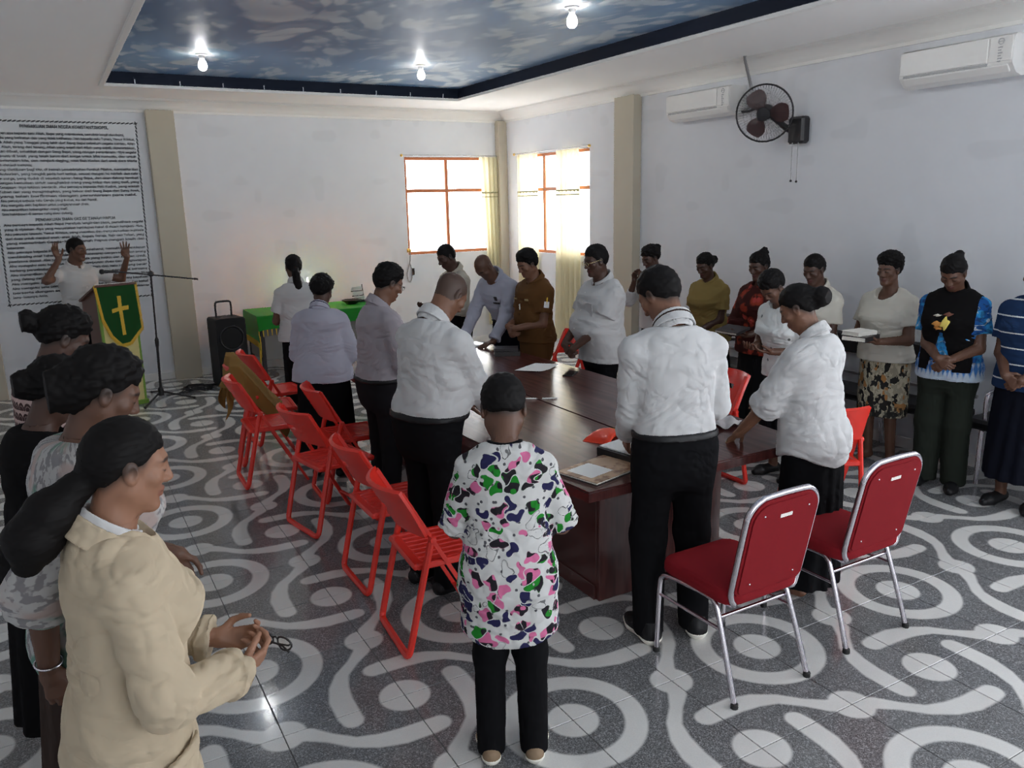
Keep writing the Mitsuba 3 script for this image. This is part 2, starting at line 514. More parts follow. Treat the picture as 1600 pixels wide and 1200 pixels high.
for x, y, on, lab in SPOTS:
    k = thing('light_bulb' if on else 'lamp_socket', lab, 'light', 'bulbs under the printed ceiling' if on else None)
    add(k, 'socket', sock, None, M=T().translate([x, y, ZC - .013]))
    if on:
        add(k, 'bulb', bulb_ply, None, M=T().translate([x, y, ZC - .018]))

# ---------------------------------------------------------------- curtains


def curtain(axis, at, inn, ua, ub, z0, z1, label, seed, gather=None, waves=5):
    rnd = np.random.default_rng(seed)
    n, m = 40, 46
    ph = rnd.uniform(0, 6, 3)
    P = np.zeros((n, m, 3)); u = np.linspace(0, 1, m)
    for i, t in enumerate(np.linspace(0, 1, n)):
        z = z1 + (z0 - z1) * t
        w = gather(t) if gather else (0., 1.)
        x = ua + (ub - ua) * (w[0] + (w[1] - w[0]) * (u + .02 * np.sin(7 * u + 5 * t + ph[2])))
        dpt = .045 + .020 * np.sin(2 * math.pi * waves * u + ph[0] + .8 * t) * (.55 + .45 * t) + .008 * np.sin(2 * math.pi * waves * 2.1 * u + ph[1])
        P[i] = np.stack([x, at + inn * dpt, np.full(m, z)], -1) if axis == 'y' else np.stack([at + inn * dpt, x, np.full(m, z)], -1)
    k = thing('curtain', label, 'curtain', 'cream curtains at the corner windows')
    v = P.reshape(-1, 3); i, j = np.meshgrid(np.arange(n - 1), np.arange(m - 1), indexing='ij'); a = (i * m + j).ravel()
    f = np.vstack([np.stack([a, a + m, a + m + 1], 1), np.stack([a, a + m + 1, a + 1], 1)])
    add(k, 'cloth', trimesh.Trimesh(v, f, process=False), 'curtain_cloth', smooth=True)
    for zz, hh in ((2.10, .012), (2.045, .010)):
        rows = []
        for z in (zz, zz - hh):
            t = (z1 - z) / (z1 - z0) * (n - 1); a0 = int(t); r = t - a0
            q = P[a0] * (1 - r) + P[a0 + 1] * r
            q = q.copy(); q[:, 0 if axis == 'x' else 1] += inn * .004
            rows.append(q)
        add(k, 'lace_band', sheet(np.array(rows), .002), 'curtain_lace', smooth=False)
    for q in range(1, m - 1, 4):
        t = (z1 - 2.072) / (z1 - z0) * (n - 1); a0 = int(t)
        c = P[a0][q].copy(); c[0 if axis == 'x' else 1] += inn * .004
        d = trimesh.creation.icosphere(1, .011); d.apply_scale([.35 if axis == 'x' else 1, 1 if axis == 'x' else .35, 1.2]); d.apply_translation(c)
        add(k, 'lace_flower', d, 'curtain_lace', smooth=True)
    return k


curtain('y', YB, -1, 4.70, 5.07, .25, 2.575, 'cream curtain drawn to the corner side of the back window', 3, lambda t: (.10 + .22 * min(t * 1.6, 1), 1.0 - .02 * t), 4)
curtain('x', XR, -1, 4.90, 5.42, .2, 2.575, 'cream curtain at the corner side of the right wall window', 5, lambda t: (.02 * t, .98), 5)
curtain('x', XR, -1, 3.90, 4.40, .2, 2.575, 'cream curtain at the middle of the right wall window behind the bespectacled man', 8, lambda t: (0, 1.0 + .12 * t), 5)
for lab, a, b in (('dark curtain rod with brass ends over the back window', (3.60, YB - .05, 2.59), (5.09, YB - .05, 2.59)), ('dark curtain rod with brass ends over the right wall window', (XR - .05, 3.70, 2.59), (XR - .05, 5.46, 2.59))):
    k = thing('curtain_rod', lab, 'curtain rod')
    add(k, 'rod', rod(a, b, .006), 'steel_grey')
    for e, o in ((a, b), (b, a)):
        s = trimesh.creation.icosphere(2, .018); s.apply_translation(e)
        add(k, 'finial', s, 'brass', smooth=True)
    for e, o in ((a, b), (b, a)):
        c = np.array(e) + (np.array(o) - np.array(e)) * .04
        d = c.copy(); d[0 if a[0] == b[0] else 1] += .055
        add(k, 'bracket', rod(c, d, .005, 8), 'brass')

# ---------------------------------------------------------------- banner with the creed
k = thing('banner', 'large white wall banner printed with dark lines of text in a rope border', 'banner')
SH = .024                                        # it hangs a little askew


def on_banner(x, z, d=.004):
    return np.array([[1, SH, 0, x - SH * 0], [0, 0, -1, YB - d], [0, 1, 0, z], [0, 0, 0, 1.]])


bshear = np.array([[1, 0, SH, -SH * .955], [0, 1, 0, 0], [0, 0, 1, 0], [0, 0, 0, 1.]])
ns, ms_ = 30, 40
G = np.zeros((ns, ms_, 3))
for i, z in enumerate(np.linspace(2.955, .95, ns)):
    for j, x in enumerate(np.linspace(-1.015, .455, ms_)):
        G[i, j] = (x, YB - .006 - .0025 * (1 + math.sin(3.1 * x + 4.3 * z)), z)
add(k, 'sheet', xf(sheet(G, .002), bshear), 'banner_white', smooth=True)
rope = []
for (a, b) in (((-.985, 1.008), (.428, 1.008)), ((-.985, 2.91), (.428, 2.91)), ((-.985, 1.008), (-.985, 2.91)), ((.428, 1.008), (.428, 2.91))):
    a, b = np.array(a), np.array(b); L = np.linalg.norm(b - a); n = int(L / .042); u = (b - a) / L
    ang = math.atan2(u[1], u[0])
    bead = trimesh.creation.icosphere(1, 1.); bead.apply_scale([.024, .0015, .0075]); 
    side = []
    for i in range(n + 1):
        c = a + u * (L * i / n)
        m = bead.copy()
        R = np.array([[math.cos(ang + .35), 0, -math.sin(ang + .35)], [0, 1, 0], [math.sin(ang + .35), 0, math.cos(ang + .35)]])
        m.apply_transform(mat4(R)); m.apply_translation([c[0], YB - .0125, c[1]])
        side.append(m)
    add(k, 'rope_border', xf(cat(*side), bshear), 'ink', smooth=False)
CREED = ['Aku percaya kepada satu Allah, Bapa yang mahakuasa, pencipta langit dan bumi,', 'segala yang kelihatan dan yang tidak kelihatan. Dan kepada satu Tuhan, Yesus Kristus,',
         'Anak Allah yang Tunggal yang lahir dari Sang Bapa sebelum segala zaman, Allah', 'dari Allah, terang dari terang, Allah yang sejati dari Allah yang sejati, diperanakkan,',
         'bukan dibuat, sehakikat dengan Sang Bapa, yang dengan perantaraan-Nya segala', 'sesuatu di buat; yang telah turun dari sorga untuk kita manusia, dan untuk',
         'keselamatan kita, dan menjadi daging, oleh Roh Kudus dari anak dara Maria', '+dan menjadi manusia;', 'yang disalibkan bagi kita, di bawah pemerintahan Pontius Pilatus, menderita dan',
         'dikuburkan, yang bangkit pada hari ketiga, sesuai dengan isi Alkitab dan naik', 'ke sorga, yang duduk di sebelah kanan Sang Bapa, dan akan datang kembali', 'dengan kemuliaan untuk menghakimi orang yang hidup dan yang mati, yang',
         'Kerajaan-Nya takkan berakhir. Aku percaya kepada Roh Kudus, yang adalah', 'Tuhan dan yang menghidupkan, yang keluar dari Sang Bapa dan Sang Anak,', 'yang telah berfirman dengan perantaraan para nabi.',
         '+Aku percaya kepada satu Gereja yang kudus, am dan Rasuli.', '+Aku mengaku satu baptisan untuk pengampunan dosa.', '+Aku menantikan kebangkitan orang mati.', '+Dan kehidupan di zaman yang akan datang.']
CREED2 = ['Aku percaya kepada Allah Bapa Pencipta langit dan bumi, pemelihara segala', 'yang di ciptakan-Nya yang menyatakan kehidupan kekal di dalam kerajaan-Nya,', 'Aku percaya kepada Yesus Kristus, yang menebus dan menyelamatkan manusia',
          'dari dosa untuk menjadi anak-anak Allah, Kepala Gereja, Raja dan Tuhan, yang', 'yang memerintah Gereja-Nya di Tanah Papua dengan kasih dan', '+kebenaran.', 'Aku percaya kepada Roh Kudus yang membaharui, memelihara kehidupan',
          'membimbing umat Tuhan ke dalam segala kebenaran dengan sabar dan terang', 'pembawa damai. Aku percaya satu Gereja yang kudus dan am, dan rasuli,', 'Aku mengaku satu baptisan untuk pengampunan dosa dan pengharapan',
          'tentang persekutuan orang kudus, satu tubuh dan satu roh yang benar', 'Aku menantikan kebangkitan orang mati dan kehidupan kekal bersama', 'yang datang dari Allah yang hidup dan kekal selamanya di dalam nama-Nya', 'Aku mengaku satu Allah yang esa, satu Tuhan, satu iman, satu baptisan',
          'Aku mengaku satu pengharapan di dalam Kristus, yang hidup dan kekal', 'berserta dengan segala umat-Nya di dunia, untuk selama', '+lama-lamanya. Amin.']
z = 2.775


def line(s, z, h=.0235, full=True, x0=-.945, x1=.405, bold=True, name='text_line'):
    t = text(s, h, np.eye(4), .0008, bold)
    if full:
        t.apply_scale([(x1 - x0) / t.bounds[1][0], 1, 1])
    t.apply_transform(np.array([[1, 0, 0, x0], [0, 0, -1, YB - .0118], [0, 1, 0, z], [0, 0, 0, 1.]]))
    add(k, name, xf(t, bshear), 'ink', smooth=False)


line('PENGAKUAN IMAN NICEA KONSTANTINOPEL', 2.845, .030, True, -.69, .15, name='title_line')
for i, s in enumerate(CREED):
    line(s.lstrip('+'), z, full=s[0] != '+', x1=.30 if i == 0 else .405 if i != 14 else .37)
    z -= .0458
line('PENGAKUAN IMAN GKI DI TANAH PAPUA', 1.884, .028, True, -.65, .13, name='title_line')
z = 1.838
for i, s in enumerate(CREED2):
    line(s.lstrip('+'), z, full=s[0] != '+')
    z -= .0478

# ---------------------------------------------------------------- wall units, fan
for (y0, y1, lab) in ((1.30, 2.16, 'white wall air conditioner between the pillar and the fan'), (-1.18, -.385, 'white wall air conditioner at the top right, beyond the fan')):
    k = thing('air_conditioner', lab, 'air conditioner', 'air conditioners on the right wall')
    z0, z1 = 2.70, 2.955
    # body: rounded section swept along the wall
    sec = [(0, z0 + .03), (0, z1), (.17, z1), (.195, z1 - .015), (.205, z1 - .05), (.205, z0 + .075), (.19, z0 + .055), (.155, z0 + .02), (.09, z0), (.03, z0 + .01)]
    m = fixw(xf(extr(Polygon(sec), y1 - y0), np.array([[-1, 0, 0, XR], [0, 0, 1, y0], [0, 1, 0, 0], [0, 0, 0, 1.]])))
    add(k, 'body', m, 'white_plastic', smooth=35)
    add(k, 'front_panel', bx(XR - .214, XR - .203, y0 + .16, y1 - .004, z0 + .088, z1 - .012, .005), 'white_plastic', smooth=False)
    add(k, 'side_panel', bx(XR - .212, XR - .203, y0 + .004, y0 + .152, z0 + .088, z1 - .012, .004), 'white_plastic', smooth=False)
    sl = xf(bx(-.012, .012, y0 + .03, y1 - .03, -.028, .028, .004), mat4(np.array([[.8, 0, -.6], [0, 1, 0], [.6, 0, .8]]), (XR - .180, 0, z0 + .048)))
    add(k, 'louvre', sl, 'white_plastic', smooth=False)
    add(k, 'air_slot', bx(XR - .2065, XR - .196, y0 + .16, y1 - .03, z0 + .070, z0 + .086), 'grey_plastic', smooth=False)
    ring = tube([(XR - .2135, y0 + .078 + .018 * math.cos(t), z1 - .045 + .018 * math.sin(t)) for t in np.linspace(0, 2 * math.pi, 17)[:-1]], .003, 6, True)
    add(k, 'emblem', cat(ring, bx(XR - .214, XR - .2115, y0 + .055, y0 + .10, z1 - .047, z1 - .042)), 'grey_plastic', smooth=False)
    marks = [bx(XR - .214, XR - .2115, y0 + .065 + .008 * (i % 2), y0 + .095, z1 - .085 - .017 * i, z1 - .076 - .017 * i) for i in range(6)]
    add(k, 'side_lettering', cat(*marks), 'grey_plastic', smooth=False)
    add(k, 'drain_hose', tube(smoothline([(XR - .05, y0 + .02, z0 + .03), (XR - .04, y0 - .05, z0 + .02), (XR - .03, y0 - .13, z0 + .035), (XR - .02, y0 - .2, z0 + .03)], 5), .010, 8), 'dark_plastic', smooth=True)
k = thing('pipe', 'grey taped pipe running up the wall beside the fan to the ceiling', 'pipe')
add(k, 'pipe_run', tube(smoothline([(XR - .03, 1.27, 2.74), (XR - .03, 1.21, 2.78), (XR - .03, 1.20, 2.86), (XR - .035, 1.22, 2.95), (XR - .10, 1.20, 3.06), (XR - .16, 1.18, 3.15), (XR - .17, 1.17, ZS)], 5), .014, 10), 'steel_grey', smooth=True)
add(k, 'connector', bx(XR - .06, XR, 1.15, 1.25, 2.80, 2.90, .01), 'grey_plastic', smooth=False)

k = thing('wall_fan', 'round dark wall fan with wire grille and two pull cords', 'fan')
fc, fd = np.array([4.86, .80, 2.655]), np.array([-.80, -.55, -.20]); fd /= np.linalg.norm(fd)
R0 = trimesh.geometry.align_vectors([0, 0, 1], fd)
FM = R0.copy(); FM[:3, 3] = fc
circ = lambda r, z, n=48: np.array([(r * math.cos(t), r * math.sin(t), z) for t in np.linspace(0, 2 * math.pi, n, endpoint=False)])
add(k, 'rim', xf(tube(circ(.232, 0), .0075, 8, True), FM), 'dark_plastic', smooth=True)
wires = []
for i in range(60):
    a = 2 * math.pi * i / 60
    prof_ = [(.05, .060), (.12, .062), (.19, .045), (.232, .0)]
    wires.append(tube([(r * math.cos(a + .5 * (r - .05)), r * math.sin(a + .5 * (r - .05)), z) for r, z in prof_], .0011, 4))
    wires.append(tube([(r * math.cos(a), r * math.sin(a), -z * 1.3) for r, z in prof_], .0011, 4))
for r, z in ((.10, .062), (.165, .052)):
    wires.append(tube(circ(r, z), .0013, 5, True))
add(k, 'grille', xf(cat(*wires), FM), 'dark_plastic', smooth=False)
add(k, 'hub_badge', xf(lathe([(0, .056), (.05, .056), (.058, .062), (.052, .072), (.0, .075)], 32), FM), 'dark_plastic', smooth=40)
for i in range(3):
    a0 = 2 * math.pi * i / 3 + .45
    P_ = np.zeros((9, 9, 3))
    for a_, u in enumerate(np.linspace(0, 1, 9)):
        for b_, v in enumerate(np.linspace(-1, 1, 9)):
            r = .035 + .165 * u
            wd = .62 * math.sin(math.pi * min(.15 + .75 * u, 1)) ** .6
            P_[a_, b_] = (r * math.cos(a0 + v * wd), r * math.sin(a0 + v * wd), .022 * v * (1 - .3 * u))
    add(k, 'blade', xf(sheet(P_, .002), FM), bsdf('fan_blade', (.06, .028, .028), .35) if i == 0 else 'fan_blade', smooth=True)
add(k, 'motor', xf(lathe([(0, -.16), (.045, -.16), (.06, -.14), (.064, -.06), (.05, -.035), (.03, .0), (.03, .03), (0, .03)], 24), FM), 'dark_plastic', smooth=40)
mot = fc - fd * .12
add(k, 'neck', tube(smoothline([mot, (5.02, .80, 2.60), (5.08, .72, 2.52), (5.12, .66, 2.50)], 5), .026, 12), 'dark_plastic', smooth=True)
add(k, 'wall_bracket', bx(5.05, XR, .55, .72, 2.40, 2.62, .02), 'dark_plastic', smooth=False)
for i, yy in enumerate((.66, .60)):
    c = [(5.06, yy, 2.41), (5.055, yy - .004, 2.26), (5.055, yy - .006, 2.095 - .008 * i)]
    add(k, 'pull_cord', tube(c, .0028, 6), 'steel_grey', smooth=True)
    s_ = trimesh.creation.icosphere(2, .010); s_.apply_translation(c[-1])
    add(k, 'cord_knob', s_, 'dark_plastic', smooth=True)

# cord hanging by the back window
k = thing('hanging_cord', 'grey looped cord with a dark plug hanging below the back window', 'cord')
lp = [(3.655, YB - .05, 1.36), (3.66, YB - .02, 1.22), (3.645, YB - .012, 1.16), (3.612, YB - .012, 1.05), (3.625, YB - .012, .96), (3.655, YB - .012, .945), (3.68, YB - .012, 1.0), (3.682, YB - .012, 1.1), (3.665, YB - .012, 1.18)]
add(k, 'cord', tube(smoothline(lp, 6), .0065, 8), 'steel_grey', smooth=True)
add(k, 'plug', bx(3.685, 3.715, YB - .035, YB, 1.03, 1.12, .006), 'dark_plastic', smooth=False)
k = thing('tieback_hook', 'small brass hook at the left edge of the back window', 'hook')
add(k, 'plate', bx(3.63, 3.665, YB - .012, YB, 1.335, 1.385, .004), 'brass', smooth=False)
add(k, 'knob', xf(lathe([(0, 0), (.008, 0), (.008, .03), (.022, .036), (.022, .05), (0, .055)], 16), np.array([[1, 0, 0, 3.647], [0, 0, -1, YB - .012], [0, 1, 0, 1.36], [0, 0, 0, 1.]])), 'brass', smooth=40)

# ---------------------------------------------------------------- the long table
k = thing('meeting_table', 'long glossy dark brown meeting table that everyone stands round', 'table')
TX0, TX1, TXM, TY0, TY1, TZ = 1.26, 2.80, 2.035, -1.62, 2.10, .75


def half_top(side):
    e = TX1 if side > 0 else TX0
    pts = [(TXM + side * .0015, TY0), (e - side * .10, TY0)]
    for t in np.linspace(0, 1, 15):
        y = TY0 + (TY1 - TY0) * t
        pts.append((e - side * .085 * (2 * t - 1) ** 2, y))
    pts += [(e - side * .10, TY1), (TXM + side * .0015, TY1)]
    pl = Polygon(pts).buffer(0)
    ms = []
    for d, za, zb in ((.012, TZ - .048, TZ - .040), (0, TZ - .040, TZ - .008), (.0, TZ - .008, TZ)):
        pass
    m = extr(pl, .040); m.apply_translation([0, 0, TZ - .048])
    c = extr(pl.buffer(-.006), .008); c.apply_translation([0, 0, TZ - .008])
    return cat(m, c)


for s_ in (-1, 1):
    add(k, 'top_board', half_top(s_), 'table_wood', smooth=False)
add(k, 'centre_seam', bx(TXM - .0015, TXM + .0015, TY0 + .01, TY1 - .01, TZ - .03, TZ - .004), 'seam', smooth=False)
for (a, b, c, d) in ((1.64, 2.45, -1.29, -1.262), (1.64, 2.45, 1.70, 1.728)):
    add(k, 'end_panel', bx(a, b, c, d, .0, TZ - .048, .004), 'table_wood', smooth=False)
for x in (1.64, 2.425):
    add(k, 'side_panel', bx(x, x + .025, -1.262, 1.70, .0, TZ - .048, .003), 'table_wood', smooth=False)
    add(k, 'skirting', bx(x - .012 if x < 2 else x, x + .025 if x < 2 else x + .037, -1.262, 1.70, 0, .08, .003), 'table_wood', smooth=False)
add(k, 'shelf', bx(1.665, 2.425, -1.26, 1.70, .40, .42), 'table_wood', smooth=False)


def on_table(x, y, deg, dz=0.):
    return mat4(RZ(deg), (x, y, TZ + dz))


def book(key, lab, catg, w, h, t, M, cover, group=None, open_=False):
    k = thing(key, lab, catg, group)
    add(k, 'back_cover', xf(bx(-w / 2, w / 2, -h / 2, h / 2, 0, .003), M), cover, smooth=False)
    add(k, 'pages', xf(bx(-w / 2 + .002, w / 2 - .004, -h / 2 + .004, h / 2 - .004, .003, t - .003), M), 'page', smooth=False)
    add(k, 'front_cover', xf(bx(-w / 2, w / 2, -h / 2, h / 2, t - .003, t), M), cover, smooth=False)
    add(k, 'spine', xf(bx(-w / 2 - .003, -w / 2 + .001, -h / 2, h / 2, 0, t, .001), M), cover, smooth=False)
    return k


book('book', 'thick dark book lying on the far end of the table, lower of two', 'book', .15, .21, .035, on_table(2.62, 1.36, 65), 'book_black')
book('book', 'thinner book with pale pages resting on the thick book at the far end', 'book', .14, .19, .022, on_table(2.625, 1.37, 58, .036), 'book_dark')
book('book', 'thick black book under white paper beside the tucked in man in white', 'book', .17, .24, .038, on_table(1.79, -1.31, 8), 'book_black')
k = thing('paper_sheet', 'folded white paper on the black book near the tucked in man in white', 'paper')
add(k, 'sheet', xf(bx(-.08, .08, -.11, .11, .039, .046, .001), on_table(1.80, -1.30, 12)), 'paper', smooth=False)


def paper(lab, x, y, deg, w=.21, h=.297, lift=.012, dz=.001):
    G = np.zeros((10, 10, 3))
    for i, u in enumerate(np.linspace(-.5, .5, 10)):
        for j, v in enumerate(np.linspace(-.5, .5, 10)):
            G[i, j] = (u * w, v * h, .002 + lift * (2 * v) ** 2 * (.5 + u))
    k = thing('paper_sheet', lab, 'paper')
    m = sheet(G, .0012)
    add(k, 'sheet', fixw(xf(m, on_table(x, y, deg, dz))), 'paper', smooth=True)


paper('white paper sheet lying on the table in front of the bespectacled man', 2.53, .74, -62)
paper('white paper under the hands of the bald man leaning on the table', 2.50, 1.93, 20, .2, .28, .004)
k = thing('phone', 'black phone lying on the right table edge before the bespectacled man', 'phone')
add(k, 'body', xf(bx(-.038, .038, -.08, .08, .0, .010, .003), on_table(2.62, .42, -50)), 'book_black', smooth=False)
add(k, 'screen', xf(bx(-.034, .034, -.075, .075, .010, .0108), on_table(2.62, .42, -50)), 'phone_black', smooth=False)
k = thing('folder', 'brown document folder on the near end of the table beside the patterned blouse', 'folder')
fm = on_table(1.55, -1.42, 14)
add(k, 'cover', xf(bx(-.165, .165, -.12, .12, .012, .015, .001), fm), 'folder_brown', smooth=False)
add(k, 'papers', xf(bx(-.158, .158, -.113, .113, .003, .012), fm), 'page', smooth=False)
add(k, 'back', xf(bx(-.165, .165, -.12, .12, .0, .003, .001), fm), 'book_dark', smooth=False)
add(k, 'label_sheet', xf(bx(-.13, .02, -.06, .09, .015, .0157), fm), 'paper', smooth=False)


def pouch():
    G = []
    n, m = 14, 16
    V, F = [], []
    for i, u in enumerate(np.linspace(0, 1, n)):
        w = .075 * (1 - .15 * math.sin(math.pi * u)); t = .040 * math.sin(math.pi * u) ** .7 + .002
        for j in range(m):
            a = 2 * math.pi * j / m
            V.append((w * math.cos(a), (u - .5) * .24, t * .5 + t * .5 * math.sin(a) + .002 * math.sin(9 * u + 3 * a)))
    k_ = np.arange(m)
    for i in range(n - 1):
        F += [np.stack([i * m + k_, (i + 1) * m + k_, (i + 1) * m + (k_ + 1) % m], 1), np.stack([i * m + k_, (i + 1) * m + (k_ + 1) % m, i * m + (k_ + 1) % m], 1)]
    return trimesh.Trimesh(np.array(V), np.vstack(F), process=False)


k = thing('snack_packet', 'red and yellow snack packet lying on the table beside the tucked in man', 'packet')
pm = on_table(1.90, -.99, 118)
pz = pouch(); pz.invert() if pz.volume < 0 else None
half = pz.vertices[pz.faces].mean(1)[:, 1] < -.045
add(k, 'bag', xf(trimesh.Trimesh(pz.vertices, pz.faces[~half], process=False), pm), 'snack_red', smooth=True)
add(k, 'yellow_end', xf(trimesh.Trimesh(pz.vertices, pz.faces[half], process=False), pm), 'snack_yellow', smooth=True)
for e_ in (-.5, .5):
    add(k, 'sealed_edge', xf(bx(-.072, .072, e_ * .24 - .008, e_ * .24 + .008, .0, .003), pm), 'snack_red' if e_ > 0 else 'snack_yellow', smooth=False)
for (x, y, a, lab, l) in ((1.575, -.33, 40, 'white pen on the table beside the short haired head', .13), (1.99, -.05, -35, 'pale pen nearest the table centre line', .11), (2.10, -.12, -30, 'short pale pen right of the centre pen', .10)):
    k = thing('pen', lab, 'pen', 'pens on the meeting table')
    M = on_table(x, y, a, .005)
    add(k, 'barrel', xf(rod((-l / 2, 0, 0), (l / 2 - .012, 0, 0), .0048, 8), M), 'paper', smooth=True)
    add(k, 'tip', xf(tube([(l / 2 - .012, 0, 0), (l / 2, 0, 0)], [.0045, .001], 8), M), 'steel_grey', smooth=True)
k = thing('water_bottle', 'small clear bottle with white cap between the bald man\'s hands', 'bottle')
add(k, 'body', lathe([(.0, TZ), (.024, TZ), (.026, TZ + .01), (.026, TZ + .09), (.012, TZ + .115), (.011, TZ + .125)], 18).apply_translation([2.47, 2.02, 0]), 'pearl', smooth=40)
add(k, 'cap', lathe([(0, TZ + .122), (.014, TZ + .122), (.014, TZ + .14), (0, TZ + .142)], 16).apply_translation([2.47, 2.02, 0]), 'white_plastic', smooth=40)
k = thing('handkerchief', 'crumpled pale cloth on the right table edge by the rolled sleeves', 'cloth')
G = np.zeros((14, 14, 3)); rnd = np.random.default_rng(4)
for i, u in enumerate(np.linspace(-1, 1, 14)):
    for j, v in enumerate(np.linspace(-1, 1, 14)):
        G[i, j] = (.10 * u * (1 - .15 * v * v), .09 * v * (1 - .1 * u * u), .014 + .022 * max(0, 1 - .6 * (u * u + v * v)) * (1 + .6 * math.sin(5 * u + 3 * v)) + .006 * math.sin(7 * v - 4 * u))
add(k, 'fabric', fixw(xf(sheet(G, .003), on_table(2.56, -1.16, 20))), cloth('handkerchief_cloth', (.50, .47, .47)), smooth=True)

# ---------------------------------------------------------------- red folding chairs
RC = {}
rr = lambda pts, r=.016, sq=None: tube(smoothline(pts, 4), r, 10, squash=sq)
yt = lambda z: .22 - .42 * z / .78         # line of the front posts
fr = []
for s_ in (-1, 1):
    fr.append(tube([(s_ * .195, yt(z), z) for z in (0.0, .78)], 0, 4, squash=(.020, .013)))
RC['front_post'] = [fixw(m) for m in fr]
RC['front_bar'] = [rod((-.195, yt(.12), .12), (.195, yt(.12), .12), .011)]
rear = [(s_ * .222, y, z) for s_, y, z in ((-1, -.085, .565), (-1, -.15, .30), (-1, -.215, .05))]
U = [(-.222, -.08, .57), (-.222, -.14, .33), (-.222, -.20, .075), (-.214, -.212, .032), (-.19, -.216, .017), (-.1, -.217, .016), (.1, -.217, .016), (.19, -.216, .017), (.214, -.212, .032), (.222, -.20, .075), (.222, -.14, .33), (.222, -.08, .57)]
RC['rear_frame'] = [tube(smoothline(U, 3), .0165, 8)]
# seat: a slatted panel with a raised rim
seat = [bx(-.20, .20, -.165, -.115, .412, .440, .008), bx(-.20, .20, .185, .225, .405, .440, .010), bx(-.205, -.17, -.15, .21, .410, .442, .008), bx(.17, .205, -.15, .21, .410, .442, .008)]
RC['seat_rim'] = [cat(*seat)]
RC['seat_slat'] = [bx(-.172 + i * .0492, -.172 + i * .0492 + .043, -.12, .19, .420, .437, .005) for i in range(7)]
G = np.zeros((16, 22, 3))
for i, v in enumerate(np.linspace(0, 1, 16)):
    for j, u in enumerate(np.linspace(-1, 1, 22)):
        z_ = .585 + .205 * v + .012 * (1 - u * u) * (v > .5) * 0
        G[i, j] = (u * .212, yt(z_) - .012 - .072 * (1 - u * u) + .006, z_ - .018 * (u * u) * (v < .5) * (1 - 2 * v))
bk = sheet(G, .020)
slot = bx(-.055, .055, -.4, .2, .665, .70, .01)
try:
    mb = manifold3d.Manifold(manifold3d.Mesh(np.asarray(bk.vertices, np.float32), np.asarray(bk.faces, np.uint32)))
    ms2 = manifold3d.Manifold(manifold3d.Mesh(np.asarray(slot.vertices, np.float32), np.asarray(slot.faces, np.uint32)))
    q = (mb - ms2).to_mesh()
    if len(q.tri_verts) > 100:
        bk = trimesh.Trimesh(q.vert_properties[:, :3], q.tri_verts)
except Exception:
    pass
RC['backrest'] = [fixw(bk)]
RC['pivot_knob'] = [xf(lathe([(0, -.008), (.016, -.008), (.018, 0), (.014, .010), (0, .012)], 16), np.array([[0, 0, s_, s_ * .232], [0, 1, 0, yt(.55) - .005], [-s_, 0, 0, .555], [0, 0, 0, 1.]])) for s_ in (-1, 1)]
RCP = [(n, mikit.ply(fixw(m), 'red_plastic', smooth=35)) for n, ms__ in RC.items() for m in ms__]


def folding_chair(x, y, az, lab):
    k = thing('folding_chair', lab, 'chair', 'red folding chairs round the table')
    for n, d in RCP:
        add(k, n, d, None, M=place(x, y, az - 90) @ T().scale([.93, 1, 1]))
    return k


folding_chair(.84, -1.09, -4, 'red folding chair nearest the camera, left of the patterned blouse')
folding_chair(.877, -.42, 0, 'second red folding chair from the front on the left side')
folding_chair(.823, .48, 11, 'third red folding chair from the front with an open gap under its backrest')
folding_chair(.697, 1.56, -2, 'red folding chair in front of the one draped with a brown jacket')
CJ = (.80, 2.08, -6)
folding_chair(*CJ, 'red folding chair draped with a brown jacket')
folding_chair(1.10, .96, -3, 'red folding chair tucked between the lilac shirts')
folding_chair(1.0, 2.60, 4, 'red folding chair furthest back beside the black loudspeaker')
folding_chair(3.37, -1.17, 58, 'red folding chair right of the white blouse with rolled sleeves')
folding_chair(3.27, -.28, 180, 'red folding chair half hidden behind the white blouse with rolled sleeves')
folding_chair(3.42, 1.02, 180, 'red folding chair behind the bespectacled man in white')
folding_chair(3.42, 1.78, 184, 'red folding chair behind the man in brown uniform')

# brown jacket over a chair back
k = thing('draped_jacket', 'brown jacket draped over the back of a red folding chair', 'jacket')
G = np.zeros((40, 40, 3))
for i, v in enumerate(np.linspace(-1, 1, 40)):
    for j, u in enumerate(np.linspace(-1, 1, 40)):
        fold = .020 * math.sin(7 * u + 2.2 * v) + .012 * math.sin(13 * u - 3 * v)
        if v < 0:            # hanging behind the chair back
            y_, z_ = -.245 + v * .05, .825 + v * .20
        else:                # spread forward over the seat
            y_, z_ = -.235 + .04 + v * .30, .825 - v * .33 - .06 * v * v
        z_ += .050 * math.exp(-((u + .2) / .35) ** 2) * max(0, 1 - abs(v) * 1.6)
        s_ = u * .40
        side = max(0, abs(s_) - .215)
        x_ = math.copysign(min(abs(s_), .215) + .12 * side, s_)
        G[i, j] = (x_ + .012 * math.sin(9 * v + u) * (side > 0), y_ + fold * (.3 + abs(v)) + .05 * side * (v > 0), z_ - side * 1.25 + .010 * math.sin(9 * u))
jm = sheet(G, .006)
add(k, 'cloth', fixw(xf(jm, mat4(RZ(CJ[2] - 90), (CJ[0], CJ[1], 0)))), 'tan_jacket', smooth=True)

# ---------------------------------------------------------------- banquet chairs
BC = []


def bc(n, m, b, smooth=35):
    BC.append((n, mikit.ply(m, b, smooth=smooth)))


